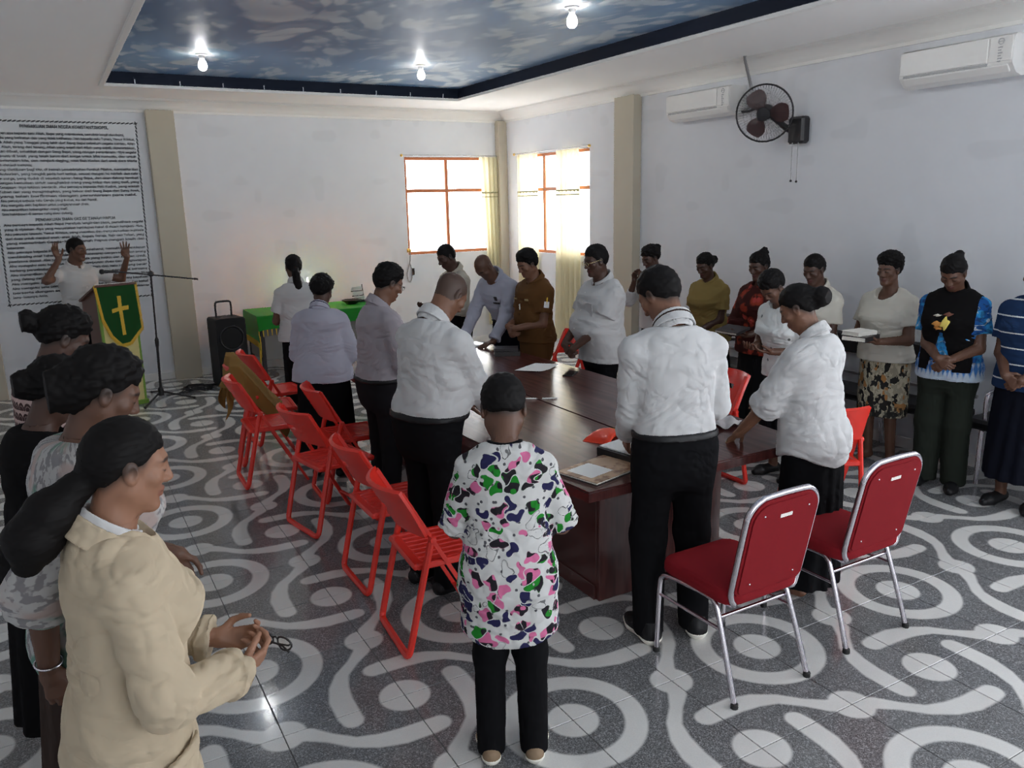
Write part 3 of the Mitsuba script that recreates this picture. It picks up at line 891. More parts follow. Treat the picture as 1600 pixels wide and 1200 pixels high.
def pillow(w, d, t, cr, n=3):
    """A cushion: rounded rectangle with a crowned top and soft edge."""
    pl = lambda e: sbox(-w / 2 + cr, -d / 2 + cr, w / 2 - cr, d / 2 - cr).buffer(cr - e, quad_segs=6)
    prof_ = [(.010, 0), (.0, .012), (0, t * .55), (.006, t * .8), (.020, t * .94), (.05, t), (.10, t * 1.06)]
    rings = []
    for e, z_ in prof_:
        c = np.array(pl(e).exterior.coords)[:-1]
        rings.append(np.c_[c, np.full(len(c), z_)])
    m_ = min(len(r) for r in rings)
    m_ = 48
    R_ = []
    for r in rings:
        cl = np.vstack([r, r[:1]]); s = np.r_[0, np.cumsum(np.linalg.norm(np.diff(cl, axis=0), axis=1))]
        # start every ring at the same angle
        t0 = np.argmin(np.abs(np.arctan2(r[:, 1], r[:, 0]) - .01))
        r = np.roll(r, -t0, 0); cl = np.vstack([r, r[:1]]); s = np.r_[0, np.cumsum(np.linalg.norm(np.diff(cl, axis=0), axis=1))]
        q = np.linspace(0, s[-1], m_, endpoint=False)
        R_.append(np.stack([np.interp(q, s, cl[:, a]) for a in range(3)], 1))
    V = np.vstack(R_ + [[[0, 0, t * 1.10]], [[0, 0, 0]]]); k_ = np.arange(m_); F = []
    L_ = len(rings)
    for i in range(L_ - 1):
        F += [np.stack([i * m_ + k_, i * m_ + (k_ + 1) % m_, (i + 1) * m_ + (k_ + 1) % m_], 1), np.stack([i * m_ + k_, (i + 1) * m_ + (k_ + 1) % m_, (i + 1) * m_ + k_], 1)]
    F += [np.stack([(L_ - 1) * m_ + k_, (L_ - 1) * m_ + (k_ + 1) % m_, np.full(m_, L_ * m_)], 1), np.stack([(k_ + 1) % m_, k_, np.full(m_, L_ * m_ + 1)], 1)]
    return fixw(trimesh.Trimesh(V, np.vstack(F), process=False))


bc('seat', pillow(.42, .43, .065, .07).apply_translation([0, .02, .405]), 'red_fabric', 50)
# back: rounded slab leaning back, chrome rim round it
A = .20
BM = mat4(np.array([[1, 0, 0], [0, math.sin(-A) * -1 * 0 + math.cos(A), -math.sin(A)], [0, math.sin(A), math.cos(A)]]), (0, -.165, .455))
shape = sbox(-.195, 0, .195, .40).buffer(0)
bp = Polygon([(-.165, .0), (.165, 0), (.185, .02), (.185, .33)] + [(.185 - .09 + .09 * math.cos(t), .33 + .09 * math.sin(t)) for t in np.linspace(.1, math.pi / 2, 7)] + [(-.185 + .09 - .09 * math.sin(t), .33 + .09 * math.cos(t)) for t in np.linspace(0, math.pi / 2 - .1, 7)] + [(-.185, .33), (-.185, .02)])
up_ = np.array([[1, 0, 0, 0], [0, 0, -1, 0], [0, 1, 0, 0], [0, 0, 0, 1.]])
slab = cat(xf(extr(bp, .030), up_), xf(extr(bp.buffer(-.012), .042), up_ @ mat4(t=(0, 0, -.006))))
bc('backrest', fixw(xf(slab, BM)), 'red_fabric', 40)
rim = [(-.160, -.015, -.055), (-.186, -.015, .0), (-.190, -.015, .15), (-.190, -.015, .33)] + [(-.190 + .093 - .093 * math.cos(t), -.015, .335 + .093 * math.sin(t)) for t in np.linspace(.2, 1.45, 6)] + [(0, -.015, .431)]
rim = rim + [(-x, y, z_) for x, y, z_ in rim[-2::-1]]
rim = [(-.165, .10, -.075)] + rim + [(.165, .10, -.075)]
rp = np.c_[np.array(smoothline(rim, 4)), np.ones(len(smoothline(rim, 4)))] @ BM.T
bc('back_rim', fixw(tube(rp[:, :3], .0125, 10)), 'chrome', True)
for s_ in (-1, 1):
    legp = [(s_ * .200, .242, .012), (s_ * .198, .236, .20), (s_ * .196, .230, .335), (s_ * .195, .215, .372), (s_ * .193, .18, .388), (s_ * .19, .05, .398), (s_ * .19, -.06, .402), (s_ * .192, -.10, .390), (s_ * .195, -.125, .350), (s_ * .202, -.19, .17), (s_ * .208, -.243, .012)]
    bc('leg_frame', fixw(tube(smoothline(legp, 4), .0115, 10)), 'chrome', True)
    bc('side_stretcher', rod((s_ * .197, .233, .285), (s_ * .197, -.148, .290), .0075), 'chrome', True)
    for yy, xx in ((.2425, .200), (-.2445, .208)):
        bc('rubber_foot', lathe([(0, 0), (.0155, 0), (.0155, .018), (.012, .022), (0, .022)], 12).apply_translation([s_ * xx, yy, 0]), 'black_rubber')
bc('front_stretcher', rod((-.197, .20, .388), (.197, .20, .388), .008), 'chrome', True)
bc('rear_stretcher', rod((-.195, -.12, .33), (.195, -.12, .33), .008), 'chrome', True)
bc('sticker', fixw(xf(bx(-.032, .032, -.0385, -.0350, .335, .350), BM)), 'sticker', False)
for sx in (-.12, .12):
    for sz in (.05, .36):
        sp = trimesh.creation.icosphere(1, .005); sp.apply_translation([sx, -.0365, sz])
        bc('screw', xf(sp, BM), 'chrome', True)
for (x, y, a, lab) in ((1.795, -2.03, 90, 'red cushioned chair with chrome frame, left of the pair, back to the camera'), (2.50, -2.0, 90, 'red cushioned chair with chrome frame, right of the pair near the floor rings')):
    k = thing('banquet_chair', lab, 'chair', 'red cushioned chairs in the foreground')
    for n, d in BC:
        add(k, n, d, None, M=place(x, y, a - 90))

# ---------------------------------------------------------------- lectern, microphone, loudspeaker, altar
k = thing('lectern', 'cream and brown wooden lectern with green edges, hung with a green cloth', 'lectern')
LM = mat4(RZ(19), (-.02, 4.66, 0))
sidep = Polygon([(.0, .0), (.0, 1.235), (.40, 1.08), (.40, .98), (.30, .94), (.26, .0)])
upx = np.array([[0, 0, 1, 0], [1, 0, 0, 0], [0, 1, 0, 0], [0, 0, 0, 1.]])
for s_ in (-1, 1):
    m = xf(extr(sidep, .022), upx); m.apply_translation([s_ * .163 - .011, .012, 0])
    add(k, 'side_panel', fixw(xf(m, LM)), 'lectern_brown', smooth=False)
fp = Polygon([(-.165, 0), (.165, 0), (.18, 1.24), (-.18, 1.24)])
add(k, 'front_panel', fixw(xf(extr(fp, .022), LM @ np.array([[1, 0, 0, 0], [0, 0, -1, .012], [0, 1, 0, 0], [0, 0, 0, 1.]]))), 'lectern_cream', smooth=False)
for s_ in (-1, 1):
    e = Polygon([(s_ * .155, 0), (s_ * .175, 0), (s_ * .19, 1.24), (s_ * .172, 1.24)])
    add(k, 'green_edge', fixw(xf(extr(e, .030), LM @ np.array([[1, 0, 0, 0], [0, 0, -1, .016], [0, 1, 0, 0], [0, 0, 0, 1.]]))), 'lectern_green', smooth=False)
add(k, 'plinth', xf(bx(-.19, .19, -.03, .27, 0, .045, .004), LM), 'lectern_green', smooth=False)
ca, sa = math.cos(-.37), math.sin(-.37)
DM = LM @ mat4(np.array([[1, 0, 0], [0, ca, -sa], [0, sa, ca]]), (0, -.03, 1.255))
add(k, 'desk_board', xf(bx(-.205, .205, 0, .47, -.012, .012, .004), DM), 'lectern_brown', smooth=False)
add(k, 'back_shelf', xf(bx(-.16, .16, .02, .27, .62, .64), LM), 'lectern_brown', smooth=False)
k = thing('lectern_sheet', 'white sheet lying along the top edge of the lectern', 'paper')
add(k, 'sheet', xf(bx(-.195, .195, .0, .22, .013, .019, .001), DM), 'paper', smooth=False)
k = thing('antependium', 'green hanging with a gold cross and gold fringe on the lectern front', 'cloth')
cp = [(-.185, 1.262), (.185, 1.262), (.205, .80), (.075, .665), (-.005, .655), (-.085, .75), (-.150, .92)]
zc = lambda m, d: fixw(xf(m, LM @ np.array([[1, 0, 0, 0], [0, 0, -1, d], [0, 1, 0, 0], [0, 0, 0, 1.]])))
add(k, 'cloth', zc(extr(Polygon(cp), .006), -.020), 'green_cloth', smooth=False)
edge = [(-.188, 1.262), (-.150, .92), (-.085, .75), (-.005, .655), (.075, .665), (.205, .80), (.188, 1.262)]
fr_ = []
for a, b in zip(edge[:-1], edge[1:]):
    a, b = np.array(a), np.array(b); L = np.linalg.norm(b - a); u = (b - a) / L; nrm = np.array([u[1], -u[0]])
    if nrm @ (np.array([0, 1.0]) - a) > 0:
        nrm = -nrm
    for i in range(int(L / .011) + 1):
        c = a + u * (i * .011)
        d = c + nrm * .026 + np.array([0, -.010])
        fr_.append(tube([(c[0], c[1], .0), (d[0], d[1], .002)], [.0062, .0045], 5))
add(k, 'fringe', zc(cat(*fr_), -.023), 'gold_fringe', smooth=False)
cross = Polygon([(.0, 1.14), (.036, 1.142), (.036, 1.035), (.100, 1.04), (.100, .998), (.036, .992), (.044, .745), (.010, .742), (.002, .990), (-.066, .975), (-.066, 1.015), (.0, 1.028)])
add(k, 'cross', zc(extr(cross, .004), -.026), 'gold_fringe', smooth=False)

k = thing('microphone_stand', 'black boom microphone stand on three feet right of the lectern', 'microphone stand')
mb_, mt = np.array([.30, 4.80, 0]), np.array([.335, 4.72, 1.335])
add(k, 'pole', tube([mb_ + [0, 0, .06], mb_ + (mt - mb_) * .45], .0125, 10), 'dark_plastic', smooth=True)
add(k, 'upper_pole', tube([mb_ + (mt - mb_) * .45, mt], .0085, 10), 'dark_plastic', smooth=True)
add(k, 'collar', aim(lathe([(0, -.04), (.018, -.04), (.020, .03), (.014, .05), (0, .05)], 14), mt - mb_, mb_ + (mt - mb_) * .46), 'dark_plastic')
add(k, 'leg_hub', lathe([(0, .035), (.028, .04), (.030, .11), (.018, .13), (0, .13)], 16).apply_translation([.30, 4.80, 0]), 'dark_plastic')
for e in ((.10, 4.42), (.60, 4.60), (.24, 5.17)):
    add(k, 'foot_leg', tube([(.30, 4.80, .085), (e[0], e[1], .014)], .0095, 8), 'dark_plastic', smooth=True)
    s_ = trimesh.creation.icosphere(1, .014); s_.apply_translation([e[0], e[1], .014])
    add(k, 'rubber_tip', s_, 'black_rubber', smooth=True)
be, bm_ = np.array([.78, 4.70, 1.252]), np.array([.03, 4.68, 1.378])
add(k, 'boom', tube([be, bm_], .0075, 8), 'dark_plastic', smooth=True)
add(k, 'clutch', trimesh.creation.icosphere(2, .030).apply_translation(mt), 'dark_plastic', smooth=True)
add(k, 'boom_grip', tube([be, be + (bm_ - be) * .05], .011, 8), 'black_rubber', smooth=True)
u_ = (bm_ - be) / np.linalg.norm(bm_ - be)
k = thing('microphone', 'black microphone held on the boom in front of the preacher', 'microphone')
add(k, 'handle', tube([bm_, bm_ + u_ * .02 + [0, 0, -.0], bm_ + u_ * .12 + [0, 0, -.012]], [.010, .012, .017], 12), 'dark_plastic', smooth=True)
add(k, 'head', trimesh.creation.icosphere(2, .026).apply_translation(bm_ + u_ * .145 + [0, 0, -.015]), 'black_rubber', smooth=True)

k = thing('loudspeaker', 'tall black trolley loudspeaker with two round cones and raised handle by the wall', 'loudspeaker')
SM = mat4(RZ(8), (1.10, 4.90, 0))
cabp = sbox(-.165 + .03, .03 + .02, .165 - .03, .785 - .03).buffer(.03, quad_segs=5)
add(k, 'cabinet', fixw(xf(extr(cabp, .30), SM @ np.array([[1, 0, 0, 0], [0, 0, -1, .30], [0, 1, 0, 0], [0, 0, 0, 1.]]))), bsdf('speaker_black', (.0065, .0065, .0075), .55, specular=.3), smooth=35)
for zc_ in (.565, .235):
    dd = SM @ np.array([[1, 0, 0, 0], [0, 0, -1, 0], [0, 1, 0, zc_], [0, 0, 0, 1.]])
    add(k, 'cone', xf(lathe([(0, -.030), (.03, -.028), (.045, -.035), (.11, -.004), (.118, .004), (.124, .002)][::1], 36), dd), bsdf('cone_black', (.0045, .0045, .005), .65, specular=.25) if zc_ > .5 else 'cone_black', smooth=40)
    add(k, 'cone_ring', xf(tube(circ(.130, .002, 40), .009, 8, True), dd), 'dark_plastic', smooth=True)
hnd = [(-.085, .20, .78), (-.088, .20, .90), (-.080, .20, .945), (-.05, .20, .955), (.05, .20, .955), (.080, .20, .945), (.088, .20, .90), (.085, .20, .78)]
add(k, 'handle', xf(tube(smoothline(hnd, 4), .011, 8), SM), 'dark_plastic', smooth=True)
for sx in (-.13, .13):
    add(k, 'foot', xf(bx(sx - .02, sx + .02, .04, .26, 0, .025, .004), SM), 'black_rubber', smooth=False)
k = thing('floor_cable', 'black cables tangled on the floor between microphone stand and loudspeaker', 'cable')
rnd = np.random.default_rng(11)
for q in range(3):
    c = [(1.0, 5.22 + .03 * q, .008), (.85, 5.1 + .05 * q, .008)]
    for i in range(9):
        c.append((.70 + .14 * math.cos(i * 1.9 + q) + .04 * rnd.standard_normal(), 5.05 + .17 * math.sin(i * 1.9 + q) + .03 * rnd.standard_normal(), .009 + .016 * (i % 3) + .004 * q))
    c += [(.52, 4.98 - .03 * q, .008), (.36, 4.92, .008)]
    add(k, 'cable_loop', tube(smoothline(c, 5), .0058, 6), 'dark_plastic', smooth=True)

k = thing('altar_table', 'small grey fronted table against the back wall under a green cloth', 'table')
AX0, AX1, AY0, AY1, AZ = 1.42, 2.95, 5.02, 5.72, .765
add(k, 'top', bx(AX0, AX1, AY0, AY1, AZ - .03, AZ, .004), 'lectern_brown', smooth=False)
for x in (AX0 + .02, AX1 - .065):
    for y in (AY0 + .02, AY1 - .065):
        add(k, 'leg', bx(x, x + .045, y, y + .045, 0, AZ - .03, .003), 'book_dark', smooth=False)
add(k, 'front_board', bx(AX0 + .065, AX1 - .065, AY0 + .03, AY0 + .045, .24, AZ - .03), 'altar_grey', smooth=False)
add(k, 'side_board', bx(AX0 + .03, AX0 + .045, AY0 + .065, AY1 - .065, .24, AZ - .03), 'altar_grey', smooth=False)
k = thing('altar_cloth', 'bright green cloth with gold fringe spread over the altar table', 'cloth')
G = np.zeros((30, 44, 3))
for i, v in enumerate(np.linspace(0, 1, 30)):
    for j, u in enumerate(np.linspace(0, 1, 44)):
        s_ = u * 2.13 - .30          # along x, 0..1.53 is the top
        t_ = v * .88 - .16           # along y from the front edge
        x = AX0 + np.clip(s_, 0, AX1 - AX0) - .012 * (s_ < 0) + .012 * (s_ > AX1 - AX0)
        y = AY0 + max(t_, 0) - .012 * (t_ < 0)
        drop = max(0, -t_) * (1. + .35 * max(0, 1 - u * 5)) + max(0, -s_) + max(0, s_ - (AX1 - AX0))
        wv = .016 * math.sin(17 * u + 2 * v) * min(drop * 5, 1)
        G[i, j] = (x + (wv if s_ < 0 else 0), y - (abs(wv) if t_ < 0 else 0), AZ + .003 - drop)
cm = sheet(G, .004)
add(k, 'cloth', cm if cm.volume > 0 else fixw(cm), 'altar_green', smooth=45)
fr_ = []
for j in range(44):
    if G[0, j, 0] < AX0 + .34:
        c = G[0, j]
        fr_.append(tube([c, c + [0, -.004, -.075]], [.008, .005], 5))
for i in range(0, 30):
    c = G[i, 0]
    fr_.append(tube([c, c + [-.004, 0, -.07]], [.008, .005], 5))
add(k, 'fringe', cat(*fr_), 'gold_fringe', smooth=False)
k = thing('candle', 'burning candle on a brass stand on the altar, hidden behind a head', 'candle')
cx_, cy_ = 2.205, 5.665
add(k, 'stand', lathe([(0, 0), (.05, 0), (.05, .012), (.012, .03), (.010, .14), (.035, .155), (.035, .165), (0, .165)], 20).apply_translation([cx_, cy_, AZ + .004]), 'brass', smooth=40)
add(k, 'wax', lathe([(0, .16), (.014, .16), (.013, .27), (.006, .276), (0, .272)], 16).apply_translation([cx_, cy_, AZ + .004]), 'pearl', smooth=40)
fl = lathe([(.0005, .278), (.008, .29), (.010, .30), (.006, .32), (.0006, .342)], 14).apply_translation([cx_, cy_, AZ + .004])
add(k, 'flame', fl, 'white_plastic', smooth=True, emitter={'type': 'area', 'radiance': {'type': 'rgb', 'value': [2300, 800, 150]}})
k = thing('offering_plate', 'dark round plate on the right of the green altar cloth', 'plate')
add(k, 'dish', lathe([(0, 0), (.06, 0), (.11, .035), (.125, .05), (.118, .052), (.06, .014), (0, .012)], 28).apply_translation([2.66, 5.38, AZ + .006]), 'dark_plastic', smooth=40)
add(k, 'white_token', lathe([(0, .014), (.03, .014), (.03, .022), (0, .024)], 16).apply_translation([2.66, 5.36, AZ + .006]), 'paper', smooth=40)
k = thing('card_rack', 'small dark rack of tilted white cards on the right of the altar', 'rack')
RM = mat4(RZ(-10), (2.80, 5.52, AZ + .006))
add(k, 'base', xf(bx(-.085, .085, -.05, .05, 0, .018, .004), RM), 'dark_plastic', smooth=False)
for i in range(3):
    a = .35
    Rt = RM @ mat4(np.array([[1, 0, 0], [0, math.cos(a), -math.sin(a)], [0, math.sin(a), math.cos(a)]]), (-.01 * i + .005, -.03 + .028 * i, .02 + .055 * i))
    add(k, 'card', xf(bx(-.065, .065, 0, .004, 0, .062), Rt), 'paper', smooth=False)
    add(k, 'rail', xf(rod((-.072, -.004, .002), (.072, -.004, .006), .006, 6), Rt), 'dark_plastic', smooth=True)
add(k, 'post', xf(rod((.078, .02, .0), (.06, .05, .21), .005, 6), RM), 'dark_plastic', smooth=True)

# ---------------------------------------------------------------- black benches along the right wall
BN = [('back_pad', bx(-.72, .72, -.235, -.19, .70, .865, .018), 'bench_black'), ('seat_pad', bx(-.74, .74, -.19, .13, .395, .465, .02), 'bench_black'), ('back_rail', bx(-.72, .72, -.232, -.212, .52, .545, .004), 'steel_grey')]
for s_ in (-.62, 0, .62):
    BN.append(('leg_frame', tube(smoothline([(s_, .10, .012), (s_, .10, .34), (s_, .07, .385), (s_, -.14, .385), (s_, -.20, .42), (s_, -.215, .84)], 4), .015, 8), 'chrome'))
    BN.append(('rear_leg', tube([(s_, -.15, .385), (s_, -.20, .012)], .015, 8), 'chrome'))
    BN.append(('arm_rest', tube(smoothline([(s_, .07, .43), (s_, .08, .60), (s_, .04, .645), (s_, -.12, .645), (s_, -.21, .62)], 4), .014, 8), 'chrome'))
BNP = [(n, mikit.ply(fixw(m), b, smooth=35)) for n, m, b in BN]
for y, lab in ((-1.95, 'black padded bench against the right wall behind the striped shirt'), (-.38, 'black padded bench against the right wall behind the woman holding books'), (1.2, 'black padded bench against the right wall behind the tan shirt')):
    k = thing('bench', lab, 'bench', 'black benches along the right wall')
    for n, d in BNP:
        add(k, n, d, None, M=place(4.895, y, 90))


PLACED = {}
# ---------------------------------------------------------------- people: distance fields meshed on sparse grids
F32 = np.float32


def rc(p, a, b, ra, rb):
    a = np.asarray(a, float); ba = np.asarray(b, float) - a
    pa = p - a.astype(F32)
    t = np.clip(pa @ (ba / (ba @ ba + 1e-12)).astype(F32), 0, 1)
    e = pa - t[:, None] * ba.astype(F32)
    return np.sqrt(np.einsum('ij,ij->i', e, e)) - (ra + (rb - ra) * t)


def ell(p, c, r):
    q = (p - np.asarray(c, F32)) / np.asarray(r, F32)
    k = np.sqrt(np.einsum('ij,ij->i', q, q))
    return (k - 1) * min(r) * 0.5 + (k - 1) * max(r) * 0.35


def smin(a, b, k):
    h = np.maximum(k - np.abs(a - b), 0) / k
    return np.minimum(a, b) - h * h * (k * 0.25)


def smax(a, b, k):
    return -smin(-a, -b, k)


def iso(f, lo, hi, h):
    """Surface nets of f = 0 (negative inside) over the box, evaluated only near the surface."""
    lo, hi = np.asarray(lo, float), np.asarray(hi, float)
    n = np.maximum(np.ceil((hi - lo) / (4 * h)).astype(int), 1)
    ax = [lo[k] + (np.arange(n[k]) * 4 + 1.5) * h for k in range(3)]
    c = np.stack(np.meshgrid(*ax, indexing='ij'), -1).reshape(-1, 3).astype(F32)
    d = f(c)
    V = np.where(d < 0, -1.0, 1.0).astype(F32).reshape(n)
    V = np.repeat(np.repeat(np.repeat(V, 4, 0), 4, 1), 4, 2)
    keep = np.nonzero(np.abs(d) < 4 * h * 1.25 + 0.008)[0]
    if len(keep) == 0:
        return np.zeros((0, 3)), np.zeros((0, 3), int)
    o = np.stack(np.meshgrid(*[np.arange(4)] * 3, indexing='ij'), -1).reshape(-1, 3)
    b = np.stack(np.unravel_index(keep, n), -1) * 4
    ijk = (b[:, None] + o[None]).reshape(-1, 3)
    V[ijk[:, 0], ijk[:, 1], ijk[:, 2]] = f((lo + ijk * h).astype(F32))
    V = np.pad(V, 1, constant_values=1.0)
    s = V < 0
    cnt = np.zeros(tuple(np.array(V.shape) - 1), np.int8)
    cor = list(np.ndindex(2, 2, 2))
    for x, y, z in cor:
        cnt += s[x:s.shape[0] - 1 + x, y:s.shape[1] - 1 + y, z:s.shape[2] - 1 + z]
    ci = np.stack(np.nonzero((cnt > 0) & (cnt < 8)), -1)
    cv = np.stack([V[ci[:, 0] + x, ci[:, 1] + y, ci[:, 2] + z] for x, y, z in cor], 1)
    acc, num = np.zeros((len(ci), 3), F32), np.zeros(len(ci), F32)
    co = np.array(cor, F32)
    for i in range(8):
        for k in range(3):
            j = i | (4 >> k)
            if j == i:
                continue
            va, vb = cv[:, i], cv[:, j]
            m = (va < 0) != (vb < 0)
            t = np.where(m, va / np.where(m, va - vb, 1), 0)
            acc += np.where(m[:, None], co[i] + t[:, None] * (co[j] - co[i]), 0)
            num += m
    v = (ci - 1 + acc / num[:, None]) * h + lo
    idm = np.full(cnt.shape, -1, np.int32)
    idm[ci[:, 0], ci[:, 1], ci[:, 2]] = np.arange(len(ci))
    F = []
    for a in range(3):
        u, w = (a + 1) % 3, (a + 2) % 3
        A = [slice(None)] * 3; B = [slice(None)] * 3
        A[a] = slice(0, -1); B[a] = slice(1, None)
        e = np.stack(np.nonzero(s[tuple(A)] != s[tuple(B)]), -1)
        e = e[(e[:, u] >= 1) & (e[:, w] >= 1)]
        ins = s[e[:, 0], e[:, 1], e[:, 2]]
        q = []
        for du, dw in ((-1, -1), (0, -1), (0, 0), (-1, 0)):
            g = e.copy(); g[:, u] += du; g[:, w] += dw
            q.append(idm[g[:, 0], g[:, 1], g[:, 2]])
        q = np.stack(q, 1)
        q[~ins] = q[~ins][:, ::-1]
        F += [q[:, [0, 1, 2]], q[:, [0, 2, 3]]]
    return v, np.vstack(F)


def wob(v, nrm_amp, fx, fz, seed):
    """Cloth-like relief at points v: stretched noise."""
    q = v * np.array([fx, fx, fz])
    q = q + 1.3 * (np.stack([noise3(v * 5, seed + 5), noise3(v * 5, seed + 6), noise3(v * 5, seed + 7)], -1) - .5)
    r = np.abs(2 * noise3(q, seed) - 1) ** .55
    r2 = np.abs(2 * noise3(q * np.array([.6, .6, 1.9]) + 9, seed + 2) - 1) ** .6
    w = .75 + .30 * np.exp(-((v[:, 2] - 1.10) / .09) ** 2)
    fold = np.sin(2 * math.pi * (v[:, 2] * 17 + 1.1 * np.sin(7 * v[:, 0] + seed) + 2.2 * noise3(v * np.array([6, 6, 3]), seed + 8)))
    fold = (np.abs(fold) ** 1.5 - .5) * np.exp(-((v[:, 2] - 1.10) / .085) ** 2) * smooth_np(noise3(v * 5, seed + 12))
    return w * nrm_amp * (.55 * fold + (r - .62) * 1.1 + (r2 - .62) * .7 + .35 * (noise3(q * 2.6, seed + 3) - .5))


noise3 = meshkit.noise


def smooth_np(x, a=.35, b=.6):
    t = np.clip((x - a) / (b - a), 0, 1)
    return t * t * (3 - 2 * t)


def vnormals(v, f):
    n = np.zeros_like(v)
    c = np.cross(v[f[:, 1]] - v[f[:, 0]], v[f[:, 2]] - v[f[:, 0]])
    for k in range(3):
        for a in range(3):
            n[:, a] += np.bincount(f[:, k], c[:, a], len(v))
    return n / np.maximum(np.linalg.norm(n, axis=1, keepdims=True), 1e-12)


def rx(a):
    c, s = math.cos(a), math.sin(a)
    return np.array([[1, 0, 0], [0, c, -s], [0, s, c]])


def ry(a):
    c, s = math.cos(a), math.sin(a)
    return np.array([[c, 0, s], [0, 1, 0], [-s, 0, c]])


def rz(a):
    c, s = math.cos(a), math.sin(a)
    return np.array([[c, -s, 0], [s, c, 0], [0, 0, 1]])


def unit(a):
    a = np.asarray(a, float)
    return a / np.linalg.norm(a)


#            z     half-width half-depth centre-y
TORSO = {'m': np.array([[.74, .150, .105, -.005], [.84, .168, .118, -.012], [.92, .170, .120, -.012], [1.00, .160, .112, .0], [1.08, .154, .110, .006],
                        [1.16, .160, .116, .006], [1.26, .170, .120, .0], [1.32, .168, .112, -.006], [1.37, .140, .092, -.014], [1.42, .095, .070, -.020], [1.46, .066, .056, -.022]]),
         'f': np.array([[.74, .158, .112, -.008], [.84, .182, .128, -.016], [.92, .180, .124, -.014], [1.00, .160, .112, .0], [1.08, .144, .104, .006],
                        [1.16, .148, .112, .008], [1.26, .158, .120, .006], [1.32, .154, .106, -.004], [1.37, .128, .086, -.014], [1.42, .085, .064, -.020], [1.46, .060, .052, -.022]])}


